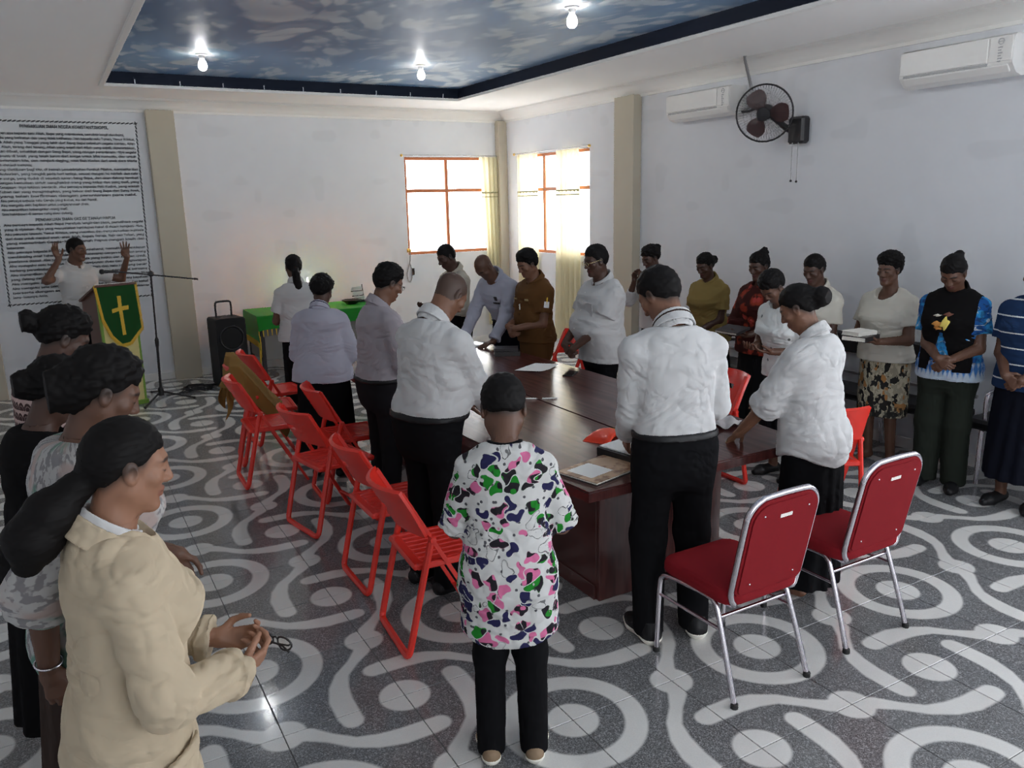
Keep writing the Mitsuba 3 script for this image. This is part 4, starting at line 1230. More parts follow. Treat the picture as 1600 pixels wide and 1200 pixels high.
class Person:
    """One standing figure in its own frame: x to its right, y ahead, z up, built for a height of 1.70 m and scaled."""

    def __init__(self, sex='m', lean=5, neck=20, turn=0, tilt=0, girth=1.0, belly=.0, bust=None, arms=None, hips=1.0, head=1.0, stance=.09, poleL=None, poleR=None, hand='relaxed', step=0.0, shoulders=1.0):
        self.sex, self.lean = sex, math.radians(lean)
        self.belly = belly
        self.bust = (.05 if sex == 'f' else 0) if bust is None else bust
        t = TORSO[sex].copy()
        t[:, 1] *= girth
        t[:, 2] *= (girth - 1) * 1.1 + 1
        t[:4, 1] *= hips
        self.tor = t
        self.RL = rx(-self.lean)
        self.c = np.array([0, 0, .96])
        self.nb = self.T([0, -.022, 1.435])
        n1 = self.RL @ rx(-math.radians(neck * .45))
        self.RH = self.RL @ rz(math.radians(turn)) @ rx(-math.radians(neck)) @ ry(math.radians(tilt))
        self.hs = .93 * head
        self.nt = self.nb + n1 @ np.array([0, .018, .088])
        self.ho = self.nt + self.RH @ np.array([0, .020, .068]) * head
        w = (.172 if sex == 'm' else .154) * (1 + (girth - 1) * .6) * shoulders
        self.sh = [self.T([-w, -.012, 1.328]), self.T([w, -.012, 1.328])]
        arms = arms or [(-.23, .06, .80), (.23, .06, .80)]
        self.wr, self.el = [], []
        for i, sg in enumerate((-1, 1)):
            W = np.array(arms[i], float)
            S = self.sh[i]
            d = W - S
            L1, L2 = .285, .250
            D = min(np.linalg.norm(d), L1 + L2 - .004)
            W = S + unit(d) * D
            a = (L1 * L1 - L2 * L2 + D * D) / (2 * D)
            hgt = math.sqrt(max(L1 * L1 - a * a, 0))
            pole = np.array((poleL if i == 0 else poleR) or (sg * .55, -.75, -.5), float)
            u = unit(d)
            pole = unit(pole - u * (pole @ u))
            self.wr.append(W); self.el.append(S + u * a + pole * hgt)
        self.hip = [np.array([-.088 * hips, -.005, .90]), np.array([.088 * hips, -.005, .90])]
        self.kn = [np.array([-stance - .005, .022 - step * .5, .49]), np.array([stance + .005, .022 + step * .5, .49])]
        self.an = [np.array([-stance - .01, -.025 - step, .085]), np.array([stance + .01, -.025 + step, .085])]
        self.girth = girth
        self.hands = []

    def T(self, q):
        return self.c + self.RL @ (np.asarray(q, float) - self.c)

    def Ti(self, p):
        t = np.clip((p[:, 2] - .90) / .18, 0, 1)
        a = -self.lean * (t * t * (3 - 2 * t))
        c, s = np.cos(a).astype(F32), np.sin(a).astype(F32)
        y, z = p[:, 1], p[:, 2] - F32(self.c[2])
        return np.stack([p[:, 0], c * y + s * z, c * z - s * y + F32(self.c[2])], 1)

    def torso(self, p, grow=0., bend=True, zlo=.74, ztop=1.455, loose=0.):
        q = self.Ti(p) if bend else p
        z = q[:, 2]
        t = self.tor
        w, d, cy = (np.interp(z, t[:, 0], t[:, k]).astype(F32) for k in (1, 2, 3))
        if self.belly:
            g = np.exp(-((z - 1.06) / .12) ** 2) * self.belly
            d = d + g * .6; cy = cy + g * .55; w = w + g * .35
        if self.bust:
            g = np.exp(-((z - 1.225) / .065) ** 2) * self.bust
            d = d + g * .45; cy = cy + g * .45
        if loose:
            g = np.clip((1.30 - z) / .50, 0, 1.3) * loose
            w = w + g; d = d + g
        if loose:
            z0 = np.maximum(z, .93)
            w = np.maximum(w, np.interp(z0, t[:, 0], t[:, 1]).astype(F32) + loose * .8)
            d = np.maximum(d, np.interp(z0, t[:, 0], t[:, 2]).astype(F32) + loose * .8)
        w = w + grow; d = d + grow
        k = (np.abs(q[:, 0] / w) ** 2.3 + np.abs((q[:, 1] - cy) / d) ** 2.3 + 1e-9) ** (1 / 2.3)
        r = (k - 1) * np.minimum(w, d) * .95
        r = smax(r, z - (ztop + grow * .4), .03)
        return smax(r, zlo - z, .05) if not bend else np.maximum(r, zlo - z)

    def shoulders(self, p, grow=0.):
        a = self.T([0, -.02, 1.396])
        d = None
        for i in (0, 1):
            e = rc(p, a + (self.sh[i] - a) * .25, self.sh[i], .038 + grow, .052 + grow)
            d = e if d is None else np.minimum(d, e)
        return d

    def arm(self, p, i, ru=(.050, .041), rf=(.040, .027)):
        g = .6 * self.girth + .4
        return smin(rc(p, self.sh[i], self.el[i], ru[0] * g, ru[1] * g), rc(p, self.el[i], self.wr[i], rf[0] * g, rf[1]), .02)

    def leg(self, p, i, r):
        return smin(rc(p, self.hip[i], self.kn[i], r[0], r[1]), rc(p, self.kn[i], self.an[i], r[2], r[3]), .03)

    # ---- head
    def headq(self, p):
        return ((p - self.ho.astype(F32)) @ self.RH.astype(F32)) / F32(self.hs)

    def head(self, p, detail=True):
        q = self.headq(p)
        m = q * np.array([1, 1, 1], F32); ax = np.abs(q[:, 0]); s = np.stack([ax, q[:, 1], q[:, 2]], 1)
        fem = self.sex == 'f'
        d = ell(q, (0, -.016, .034), (.0745, .094, .086))
        d = smin(d, ell(q, (0, .022, -.030), (.060, .066, .086)), .03)
        d = smin(d, rc(s, (.048, .0, -.058), (.012, .062, -.100), .022, .018), .035)
        if detail:
            d = smin(d, ell(q, (0, .072, -.105), (.024, .018, .016)), .02)
            d = smin(d, rc(s, (.012, .078, .028), (.042, .064, .024), .011, .010), .018)
            d = smax(d, -ell(s, (.031, .098, .006), (.017, .022, .013)), .014)
            d = smin(d, ell(s, (.031, .0745, .004), (.0145, .0125, .0115)), .006)
            d = smin(d, ell(s, (.044, .056, -.020), (.024, .020, .020)), .02)
            d = smin(d, rc(q, (0, .084, .016), (0, .104, -.026), .008, .0125), .012)
            d = smin(d, ell(s, (.014, .093, -.031), (.0105, .012, .009)), .008)
            d = smin(d, rc(s, (0, .0905, -.0585), (.021, .080, -.0605), .0085, .004), .006)
            d = smin(d, rc(s, (0, .0885, -.0725), (.019, .078, -.0680), .0095, .004), .006)
            q2 = s - np.array([.078, -.010, -.004], F32)
            e = np.sqrt((q2[:, 0] / .010) ** 2 + ((q2[:, 1] - q2[:, 2] * -.2) / .021) ** 2 + (q2[:, 2] / .034) ** 2)
            e2 = np.sqrt(((q2[:, 0] - .011) / .008) ** 2 + ((q2[:, 1] - .004) / .011) ** 2 + (q2[:, 2] / .019) ** 2)
            d = smin(d, np.maximum((e - 1) * .010, -(e2 - 1) * .008), .006)
        d = d * F32(self.hs)
        dn = rc(p, self.nb + np.array([0, 0, -.05]), self.nt + self.RH @ np.array([0, .0, .035]), .060 if fem else .066, .049 if fem else .057)
        return smin(d, dn * 1.0, .025)

    def headcol(self, v, skin, brow=(.02, .014, .012), stubble=0., nape=True):
        q = self.headq(v.astype(F32)); ax = np.abs(q[:, 0]); y, z = q[:, 1], q[:, 2]
        col = np.repeat(np.array([skin], float), len(v), 0)

        def put(m, c):
            nonlocal col
            m = np.clip(m, 0, 1)[:, None]
            col = col * (1 - m) + np.array(c) * m
        inh = (np.abs(z) < .14) & (ax < .1)
        lip = np.clip(1.25 - np.sqrt((ax / .024) ** 2 + ((z + .066) / .0155) ** 2), 0, .25) * 4 * (y > .074)
        put(lip * .55 * inh, np.array(skin) * .55 + np.array([.05, .0, .01]))
        put(((np.abs(z + .0655 - ax * ax * 3) < .0017) & (ax < .02) & (y > .07)) * .8, np.array(skin) * .25)
        b = np.clip(1.3 - np.sqrt(((ax - .031) / .021) ** 2 + ((z - .0285 + (ax - .03) ** 2 * 6) / .0055) ** 2), 0, .3) / .3 * (y > .045)
        put(b * .9 * inh, brow)
        lash = np.clip(1.3 - np.sqrt(((ax - .031) / .0165) ** 2 + ((z + .0015 - (ax - .031) ** 2 * 9) / .0032) ** 2), 0, .3) / .3 * (y > .055)
        put(lash * .85 * inh, np.array(brow) * .8)
        put(np.clip(1 - np.sqrt(((ax - .008) / .005) ** 2 + ((z + .038) / .003) ** 2), 0, 1) * (y > .085) * 1., np.array(skin) * .2)
        hl = HAIRLINE[self.sex]
        zl = np.interp(y, hl[0], hl[1])
        if nape:
            put(np.clip((z - zl + .038) / .038, 0, 1) ** 1.5 * inh * np.clip((.045 - y) / .02, 0, 1) * .85, brow)
        if stubble:
            put(((z > .055 - np.clip((.05 - y) * 1.4, 0, .11)) & inh) * stubble, brow)
        return col

    def sampling_head_box(self, m=.13):
        return self.ho - m * self.hs - .01, self.ho + m * self.hs + .01

    # ---- hands: palm, four fingers of three bones and a thumb
    def hand(self, i, f=None, n=None, curl=.5, spread=.0, size=1.0, thumb=.5):
        sg = -1 if i == 0 else 1
        W = self.wr[i]
        f = unit(f if f is not None else (self.wr[i] - self.el[i]))
        n = np.asarray(n if n is not None else (-sg, 0, 0), float)
        n = unit(n - f * (n @ f))
        s = np.cross(f, n) * (1 if i == 1 else -1)          # towards the thumb
        k = size * (.97 if self.sex == 'm' else .90)
        P = lambda a, b, c: W + (f * a + s * b + n * c) * k
        segs = []
        Ls = [(.043, .026, .021), (.048, .029, .022), (.044, .027, .021), (.034, .021, .018)]
        off = [.029, .0095, -.010, -.028]
        for j in range(4):
            segs.append((P(.012, off[j] * .5, .0), P(.088 - (j == 3) * .008 - (j == 0) * .003, off[j], 0), .0125 * k, .0108 * k, 'p'))
            a = P(.088 - (j == 3) * .008 - (j == 0) * .003, off[j], 0)
            ang = 0.
            side = spread * (1.5 - j) * .18
            for m in range(3):
                ang += curl * (.75, .95, .7)[m] * (1 + .10 * j)
                dvec = f * math.cos(ang) + n * math.sin(ang) + s * side * math.cos(ang)
                b = a + dvec * Ls[j][m] * k
                segs.append((a, b, (.0094, .0088, .0080)[m] * k, (.0088, .0080, .0066)[m] * k, j))
                a = b
        a = P(.018, .018, .004)
        b = a + unit(f * .62 + s * .72 + n * .30 * thumb * 2) * .045 * k
        c = b + unit(f * .85 + s * (.45 - .5 * thumb) + n * .45 * thumb * 2) * .034 * k
        e = c + unit(f * .92 + s * (.25 - .7 * thumb) + n * .5 * thumb * 2) * .027 * k
        segs += [(a, b, .0155 * k, .0115 * k, 't'), (b, c, .0108 * k, .0096 * k, 't'), (c, e, .0096 * k, .0075 * k, 't')]
        self.hands.append((i, segs, W))
        return self

    def hand_sdf(self, p, h):
        i, segs, W = h
        d = None
        for a, b, ra, rb, g in segs:
            e = rc(p, a, b, ra, rb)
            if d is None:
                d = e
            elif g == 'p':
                d = smin(d, e, .012)
            else:
                d = smin(d, e, .0035)
        u = unit(W - self.el[i])
        return smin(d, rc(p, W - u * .06, W + u * .012, .029, .0235), .018)

    # ---- whole skin
    def skin(self, p, legs=True):
        d = smin(self.torso(p, -.030), self.shoulders(p, -.022), .05)
        d = smin(d, self.head(p, False), .03)
        for i in (0, 1):
            d = smin(d, self.arm(p, i), .02)
            if legs:
                d = smin(d, self.leg(p, i, (.078, .050, .052, .036)), .04)
                a = self.an[i]
                d = smin(d, rc(p, a + np.array([0, -.025, -.045]), a + np.array([np.sign(a[0]) * .02, .155, -.058]), .034, .024), .03)
                d = np.maximum(d, .004 - p[:, 2])
        return d


def top_sdf(P, o):
    """A shirt, blouse or jacket as a closed solid: o = dict(ease, loose, hem, tail, sleeve, cuff, neck)."""
    ease, hem, sl = o.get('ease', .016), o.get('hem', .84), o.get('sleeve', 'long')
    tail, g = o.get('tail', .0), .6 * P.girth + .4
    fr = {'short': (.66, None), 'elbow': (1.0, None), 'long': (1, .97), 'rolled': (1, .22), 'half': (1, .55), 'cap': (.36, None)}[sl]
    ends = []
    for i in (0, 1):
        S, E, W = P.sh[i], P.el[i], P.wr[i]
        ends.append((S, S + (E - S) * fr[0], None if fr[1] is None else E + (W - E) * fr[1]))
    wide = o.get('cuff', .0)

    def f(p):
        d = P.torso(p, ease, zlo=hem - .35, ztop=1.430, loose=o.get('loose', 0. if hem > .93 else .014))
        d = smin(d, P.shoulders(p, ease - .004), .05)
        q = P.Ti(p)
        d = np.maximum(d, (hem - tail * np.clip(1 - (np.abs(q[:, 0]) / .17) ** 2, -.5, 1)) - q[:, 2])
        for i in (0, 1):
            S, E, W = ends[i]
            u = unit(E - S)
            a = rc(p, S - u * .0, E + (u * .02 if W is None else 0), (.050 + ease * .9) * g, (.049 + ease + wide) * g)
            if W is None:
                a = smax(a, (p - E.astype(F32)) @ u.astype(F32), .006)
                d = smin(d, a, o.get('armk', .020))
            else:
                d = smin(d, a, o.get('armk', .020))
                w = unit(W - E)
                b = rc(p, E, W + w * .02, (.047 + ease) * g, (.036 + ease * .7 + wide) * g)
                b = smax(b, (p - W.astype(F32)) @ w.astype(F32), .006)
                d = smin(d, b, .016)
                if sl == 'rolled' or o.get('cuffband'):
                    c = rc(p, W - w * .040, W - w * .004, (.043 + ease + wide) * g, (.044 + ease + wide) * g)
                    c = smax(smax(c, (p - W.astype(F32)) @ w.astype(F32), .006), -((p - (W - w * .04).astype(F32)) @ w.astype(F32)), .006)
                    d = smin(d, c, .006)
        if o.get('collar') is not None:
            d = smax(d, q[:, 2] - (1.434 - .60 * np.clip(q[:, 1] + .01, 0, .2)), .012)
        if o.get('neck'):
            r, fy, dz = o['neck']
            h = rc(p, P.T([0, fy, 1.452 - dz]), P.T([0, fy, 1.60]), r, r + .02)
            d = smax(d, -h, .008)
        return d
    return f


def collar_sdf(P, o):
    gap = o.get('gap', .012)
    ax = unit(P.nt - P.nb)
    a = P.nb + ax * -.012
    e = P.sex == 'f' and -.006 or 0.

    def f(p):
        t = (p - a.astype(F32)) @ ax.astype(F32)
        q = P.Ti(p)
        t = t + (q[:, 1] + .02) * .34
        d = np.abs(rc(p, a, a + ax * .08, .0755 + e, .0685 + e)) - .0035
        d = np.maximum(d, np.maximum(-.05 - t, t - .040))
        d2 = np.abs(rc(p, a - ax * .01, a + ax * .07, .0900 + e, .0725 + e)) - .0040
        d2 = np.maximum(d2, np.maximum(-.012 - np.clip(q[:, 1], 0, 1) * .3 - np.clip(-q[:, 1] - .03, 0, .1) * .25 - t, t - .042))
        d = np.minimum(d, d2)
        w = gap + np.clip(.03 - t, 0, .1) * .35
        return np.where(q[:, 1] > 0, np.maximum(d, w - np.abs(q[:, 0])), d)
    return f


def pants_sdf(P, o):
    r = o.get('r', (.086, .078, .076, .062)); wst = o.get('waist', 1.025)

    def f(p):
        d = P.torso(p, o.get('ease', .006), ztop=1.2, zlo=.70)
        d = smax(d, .72 - p[:, 2], .06)
        for i in (0, 1):
            an = P.an[i]
            l = smin(rc(p, P.hip[i], P.kn[i], r[0], r[1]), rc(p, P.kn[i], an + np.array([0, .012, -.05]), r[2], r[3]), .03)
            d = smin(d, l, .05)
        return np.maximum(np.maximum(d, P.Ti(p)[:, 2] - wst), o.get('bottom', .035) - p[:, 2])
    return f


def skirt_sdf(P, o):
    wst, hem, fl, n, amp = o.get('waist', 1.03), o.get('hem', .35), o.get('flare', .04), o.get('folds', 9), o.get('amp', .012)

    def f(p):
        p = P.Ti(p)
        z = p[:, 2]
        zz = np.maximum(z, .88)
        t = P.tor
        w, d, cy = (np.interp(zz, t[:, 0], t[:, k]).astype(F32) for k in (1, 2, 3))
        g = np.clip((.92 - z) / max(.92 - hem, .01), 0, 1)
        th = np.arctan2(p[:, 0], p[:, 1] - cy)
        e = .004 + fl * g + amp * g * np.sin(n * th + 2.1 * np.sin(2 * th) + 3 * (z - .5)) 
        w = w + e; d = d + e + .01 * g
        k = np.sqrt((p[:, 0] / w) ** 2 + ((p[:, 1] - cy) / d) ** 2 + 1e-9)
        r = (k - 1) * np.minimum(w, d)
        return np.maximum(np.maximum(r, z - wst), hem - z)
    return f


def shoe_sdf(P, i, o):
    a = P.an[i]; sx = np.sign(a[0])
    out = o.get('toe', .03) * sx
    heel, ball = a + np.array([0, -.030, -.045]), a + np.array([out * .7, .115, -.055])
    tip = a + np.array([out, .168, -.060])

    def f(p):
        d = smin(rc(p, heel, ball, .041, .043), rc(p, ball, tip, .042, .030), .03)
        if o.get('high'):
            d = smin(d, rc(p, a + np.array([0, -.02, -.03]), a + np.array([0, -.01, .015]), .044, .046), .03)
            d = np.maximum(d, p[:, 2] - .112)
        d = smax(d, .002 - p[:, 2], .006)
        return d
    return f


HAIRLINE = {'m': ([-.12, -.06, -.02, .02, .05, .10], [-.070, -.062, -.012, .010, .058, .068]), 'f': ([-.12, -.06, -.02, .02, .05, .10], [-.060, -.052, .0, .018, .055, .066])}


def hair_sdf(P, o):
    th, grow = o.get('th', .014), o.get('top', .0)
    hl = HAIRLINE[P.sex]
    back = o.get('back', 0.)
    balls = []
    for kind in o.get('extra', []):
        balls.append(kind)
    sd = o.get('seed', 1)
    fr, am = o.get('freq', 70), o.get('amp', .004)

    def f(p):
        q = P.headq(p)
        zl = np.interp(q[:, 1], hl[0], hl[1]).astype(F32)
        zl = zl + np.abs(q[:, 0]) * np.clip((q[:, 1] - .03) * 8, 0, 1) * -.35
        g = np.clip((q[:, 2] - zl + back) / .075, 0, 1)
        d = ell(q, (0, -.017, .035), (.0745, .0940, .0865))
        d = smin(d, ell(q, (0, -.022, -.015), (.066, .080, .066)), .03)
        d = d - (.0015 + (th - .0015) * g ** .7) - grow * g * np.clip(q[:, 2] * 14 - .3, 0, 1)
        d = smax(d, zl - back - q[:, 2], .004)
        d = d * F32(P.hs)
        for a, b, ra, rb, fram in balls:
            if fram == 'h':
                A, B = P.ho + P.RH @ np.array(a) * P.hs, P.ho + P.RH @ np.array(b) * P.hs
            else:
                A, B = P.ho + np.array(a), P.ho + np.array(b)
            d = smin(d, rc(p, A, B, ra, rb), o.get('k', .012))
        if am:
            d = d + (noise3(p * np.array(o.get('str', (1, 1, 1))) * fr, sd) - .5).astype(F32) * 2 * am
        return d
    return f


class Out:
    """Collects one person's meshes and writes them as entries of the scene."""

    def __init__(self, key, P, scale, yaw, pos):
        self.key, self.P, self.s = key, P, scale
        self.R = rz(math.radians(yaw - 90)) * scale
        self.pos = np.array([pos[0], pos[1], pos[2] if len(pos) > 2 else 0.], float)

    def put(self, part, v, f, bsdf, color=None, smooth=True):
        k = number(self.key + '__' + part)
        w = np.asarray(v) @ self.R.T + self.pos
        scene[k] = mikit.ply(trimesh.Trimesh(w, f, process=False), bsdf, smooth=smooth, color=color)
        return k

    def field(self, part, f, lo, hi, h, bsdf, wrinkle=None, seed=0):
        v, t = iso(f, lo, hi, h)
        if len(v) == 0:
            return
        if wrinkle:
            n = vnormals(v, t)
            v = v + n * wob(v, wrinkle[0], wrinkle[1], wrinkle[2], seed)[:, None]
        return self.put(part, v, t, bsdf)

    def world(self, q):
        return self.R @ np.asarray(q, float) + self.pos


def person(key, label, pos, yaw, scale, body, skin, top=None, bottom=None, hair=None, shoes=None, hands=None, stubble=0., h=.009, hh=.0045, extra=None, group=None, legs=None):
    P = Person(**body)
    key = number(key)
    labels[key] = {'label': label, 'category': 'person', **({'group': group} if group else {})}
    o = Out(key, P, scale, yaw, pos)
    for i, kw in enumerate(hands or ({}, {})):
        P.hand(i, **kw)
    legs = legs if legs is not None else (bottom or {}).get('kind') != 'pants'
    lo = np.array([-.50, -.42, .0]); hi = np.array([.50, .62, 1.62])
    pts = np.array(P.wr + P.el + P.sh)
    lo[0] = min(-.30, pts[:, 0].min() - .12); hi[0] = max(.30, pts[:, 0].max() + .12)
    lo[1] = min(-.30, pts[:, 1].min() - .14); hi[1] = max(.34, pts[:, 1].max() + .14)
    hi[2] = max(P.nt[2] + .02, pts[:, 2].max() + .1)
    lo[2] = 0 if legs else .70
    # skin: body, then finely meshed head and hands, one mesh
    boxes = [(P.ho + P.RH @ np.array([0, .005, .0]) - .155, P.ho + P.RH @ np.array([0, .005, .0]) + .155, lambda p: P.head(p), hh)]
    boxes[0][0][2] = P.nb[2] + .012
    for hd in P.hands:
        c = np.array([x for s in hd[1] for x in s[:2]])
        boxes.append((c.min(0) - .03, c.max(0) + .03, (lambda p, hd=hd: P.hand_sdf(p, hd)), hh * .9))
    v, t = iso(lambda p: P.skin(p, legs), lo, [hi[0], hi[1], max(hi[2], P.ho[2] + .16)], .014)
    cen = v[t].mean(1)
    cut = np.zeros(len(t), bool)
    cut |= np.all((cen > boxes[0][0] + .006) & (cen < boxes[0][1]), 1)
    t = t[~cut]
    vs, ts, cs, nv = [v], [t], [np.repeat([skin], len(v), 0)], len(v)
    for k, (a, b, f, r) in enumerate(boxes):
        a2, b2 = a, b
        fv, ft = iso(f, a2, b2, r)
        if k == 0:
            cs.append(P.headcol(fv, skin, stubble=stubble, nape=bool(hair)))
        else:
            pal = np.array(skin)
            cs.append(np.repeat([pal * 1.04], len(fv), 0))
        vs.append(fv); ts.append(ft + nv); nv += len(fv)
    o.put('body', np.vstack(vs), np.vstack(ts), 'skin', color=np.clip(np.vstack(cs), 0, 1))
    glo, ghi = lo.copy(), hi.copy()
    glo[:2] -= .06; ghi[:2] += .06
    sd = abs(hash_name(key)) % 1000
    if top:
        zl = top.get('hem', .84) - top.get('tail', 0) - .12
        o.field(top.get('name', 'shirt'), top_sdf(P, top), [glo[0], glo[1] - .05, min(zl, pts[:, 2].min() - .08)], [ghi[0], ghi[1], max(P.nb[2] + .10, pts[:, 2].max() + .1)], top.get('h', h), top['mat'], top.get('wrinkle', (.009, 8.5, 10)), sd)
        if top.get('collar') is not None:
            c = P.nb
            o.field('collar', collar_sdf(P, top['collar']), c - [.14, .16, .12], c + [.14, .18, .16], min(h, .006) * .8, top['collar'].get('mat', top['mat']))
    if bottom:
        if bottom['kind'] == 'pants':
            o.field('trousers', pants_sdf(P, bottom), [-.34, -.30, 0], [.34, .32, 1.06], h * 1.25, bottom['mat'], bottom.get('wrinkle', (.004, 6, 5)), sd + 11)
        else:
            o.field('skirt', skirt_sdf(P, bottom), [-.36, -.32, 0], [.36, .36, 1.06], h * 1.25, bottom['mat'], None, sd + 11)
        if bottom.get('belt'):
            w = bottom.get('waist', 1.025)
            o.field('belt', lambda p: np.maximum(np.abs(P.Ti(p)[:, 2] - w + .014) - .014, P.torso(p, .020, ztop=1.2)), [-.34, -.32, w - .10], [.34, .40, w + .12], h, bottom['belt'])
    if shoes:
        for i in (0, 1):
            o.field(shoes.get('name', 'shoe'), shoe_sdf(P, i, shoes), P.an[i] + [-.1, -.1, -.09], P.an[i] + [.1, .24, .05], .007, shoes['mat'])
            if shoes.get('sole'):
                g = shoe_sdf(P, i, shoes)
                o.field('sole', lambda p: np.maximum(g(p) - .004, p[:, 2] - .030 - .02 * np.clip(-(p[:, 1] - P.an[i][1]) * 4, 0, 1)), P.an[i] + [-.1, -.1, -.09], P.an[i] + [.1, .24, .0], .007, shoes['sole'])
    if hair:
        o.field('hair', hair_sdf(P, hair), np.minimum(P.ho - hair.get('box', (.15, .15, .16)), P.ho - .15), P.ho + np.array(hair.get('boxhi', (.17, .17, .17))), hair.get('h', hh), hair.get('mat', 'hair'))
    if extra:
        extra(o, P)
    o.headtop = o.world(P.ho + P.RH @ np.array([0, -.01, .12]) * P.hs)
    PLACED[key] = o
    return o

# ---------------------------------------------------------------- cloths
cloth('shirt_white', (.50, .50, .50))
cloth('shirt_cream', (.46, .43, .36))
cloth('shirt_lilac', (.40, .395, .465))
cloth('shirt_mauve', (.33, .30, .325))
cloth('shirt_pale_blue', (.41, .42, .50))
cloth('shirt_ivory', (.52, .50, .44))
cloth('trousers_black', (.0045, .0045, .0055), .85, .0, spec=.1)
cloth('trousers_charcoal', (.0105, .0095, .0115), .85, .0, spec=.12)
cloth('trousers_olive', (.016, .020, .0155), .85, .0, spec=.1)
cloth('trousers_navy', (.0045, .0055, .011), .85, .0, spec=.1)
cloth('skirt_brown', (.030, .018, .014), .85)
cloth('uniform_brown', (.105, .046, .013), .8)
cloth('polo_tan', (.23, .165, .055), .85)
cloth('jacket_beige', (.42, .345, .245), .85)
cloth('dress_black', (.005, .0045, .005), .85, .0, spec=.1)
cloth('collar_line', (.03, .032, .06), .8)
bsdf('leather_black', (.006, .006, .007), .45, specular=.3)
bsdf('shoe_tan', (.22, .15, .09), .7)
bsdf('sole_white', (.72, .70, .62), .7)


def around(c, r, k):
    """(arc length about the vertical axis through c, height) of a point."""
    def f(p):
        return dr.atan2(p.x - c[0], -(p.y - c[1])) * r, p.z
    return f


def blot_shirt(c, yaw):
    a = math.radians(yaw); R, Fd = (math.sin(a), -math.cos(a)), (math.cos(a), math.sin(a))

    def f(p, n, uv):
        side = dr.abs(n.x * R[0] + n.y * R[1]) > .80
        u = dr.select(side, (p.x - c[0]) * Fd[0] + (p.y - c[1]) * Fd[1] + .7, (p.x - c[0]) * R[0] + (p.y - c[1]) * R[1])
        v = p.z
        w1, w2 = noise(u * 38, v * 38, 2.) - .5, noise(u * 38, v * 38, 9.) - .5
        a1, b1, k = voronoi(u * 19.5 + w1 * .75, v * 20.5 + w2 * .75)
        edge = .40 + .20 * (noise(u * 62 + 3, v * 62, k * 40) - .5)
        blot = smooth(edge + .03, edge - .03, a1) * smooth(.04, .10, b1 - a1)
        ink = smooth(.50, .56, noise(u * 44 + 17, v * 44, k * 30.)) * blot * dr.select(k < .30, 0., 1.)
        navy, green, pink = mi.Color3f(.017, .016, .062), mi.Color3f(.012, .17, .018), mi.Color3f(.52, .13, .26)
        pale = k > .80
        col = dr.select(k < .30, navy, dr.select(k < .55, green, dr.select(k < .80, pink, mi.Color3f(.52, .52, .52))))
        base = mi.Color3f(.50, .50, .49)
        col = mikit.mix(base, col, dr.select(pale, 0., blot))
        col = mikit.mix(col, mi.Color3f(.014, .012, .016), dr.select(pale, 0., ink))
        ring = smooth(.035, .012, dr.abs(a1 - edge)) * dr.select(pale, 1., 0.)
        col = mikit.mix(col, mi.Color3f(.03, .03, .034), ring * .8)
        a2, b2, k2 = voronoi(u * 46 + 5, v * 46)
        small = smooth(.26, .18, a2) * dr.select(k2 > .80, 1., 0.) * (1 - blot)
        return mikit.mix(col, mi.Color3f(.02, .02, .03), small * .9)
    return f


def floral(c):
    at = around(c, .2, 0)

    def f(p, n, uv):
        u, v = at(p)
        g = fbm(u * 22, v * 22, 3., 4); h = fbm(u * 75 + 4, v * 75, 5., 3); q = fbm(u * 9 + 8, v * 9, 1., 3)
        col = mikit.mix((.36, .35, .34), (.19, .18, .185), smooth(.44, .60, h))
        col = mikit.mix(col, (.10, .19, .15), smooth(.46, .58, q) * smooth(.40, .55, g))
        return mikit.mix(col, (.34, .27, .25), smooth(.55, .65, fbm(u * 14 + 31, v * 14, 9., 3)))
    return f


def scales(c):
    at = around(c, .2, 0)

    def f(p, n, uv):
        u, v = at(p)
        r = dr.floor(v * 24); x = u * 22 + .5 * r; fx, fy = x - dr.floor(x) - .5, v * 24 - r
        d = dr.sqrt(fx * fx + dr.square(fy * .75))
        k = smooth(.06, .12, dr.abs(d - .46)) * smooth(.05, .1, dr.abs(d - .22))
        return mikit.mix((.045, .022, .022), (.42, .30, .28), k * smooth(.2, .5, d))
    return f


def kebaya_skirt(c):
    at = around(c, .2, 0)

    def f(p, n, uv):
        u, v = at(p)
        g = fbm(u * 26, v * 24, 2., 3); h = fbm(u * 50 + 9, v * 50, 4., 3)
        low = smooth(.62, .40, v)
        col = mikit.mix((.44, .40, .30), (.29, .265, .20), smooth(.45, .55, h))
        col = mikit.mix(col, (.018, .017, .016), smooth(.575 - .10 * low, .61 - .10 * low, g))
        col = mikit.mix(col, (.34, .17, .06), smooth(.66, .70, fbm(u * 17 + 41, v * 15, 8., 2)))
        band = smooth(.475, .455, v) * smooth(.35, .55, noise(u * 60, v * 40))
        return mikit.mix(col, (.02, .02, .018), band * .9)
    return f


def batik(c):
    at = around(c, .2, 0)

    def f(p, n, uv):
        u, v = at(p)
        g = fbm(u * 16, v * 22, 2., 4); h = fbm(u * 45, v * 45, 6., 2)
        col = mikit.mix((.012, .075, .26), (.03, .24, .52), smooth(.40, .62, g))
        line = smooth(.020, .008, dr.abs(fbm(u * 11 + 3, v * 17, 5., 3) - .5))
        col = mikit.mix(col, (.55, .60, .62), line * .75)
        col = mikit.mix(col, (.01, .012, .02), smooth(.56, .64, h) * .5)
        r = dr.floor(u * 26); tri = dr.abs(u * 26 - r - .5)
        hem = smooth(.90, .88, v)
        return mikit.mix(col, mikit.mix((.05, .16, .42), (.50, .58, .66), smooth(.02, .06, tri * .1 + dr.abs(v - .855) - .015)), hem * .8)
    return f


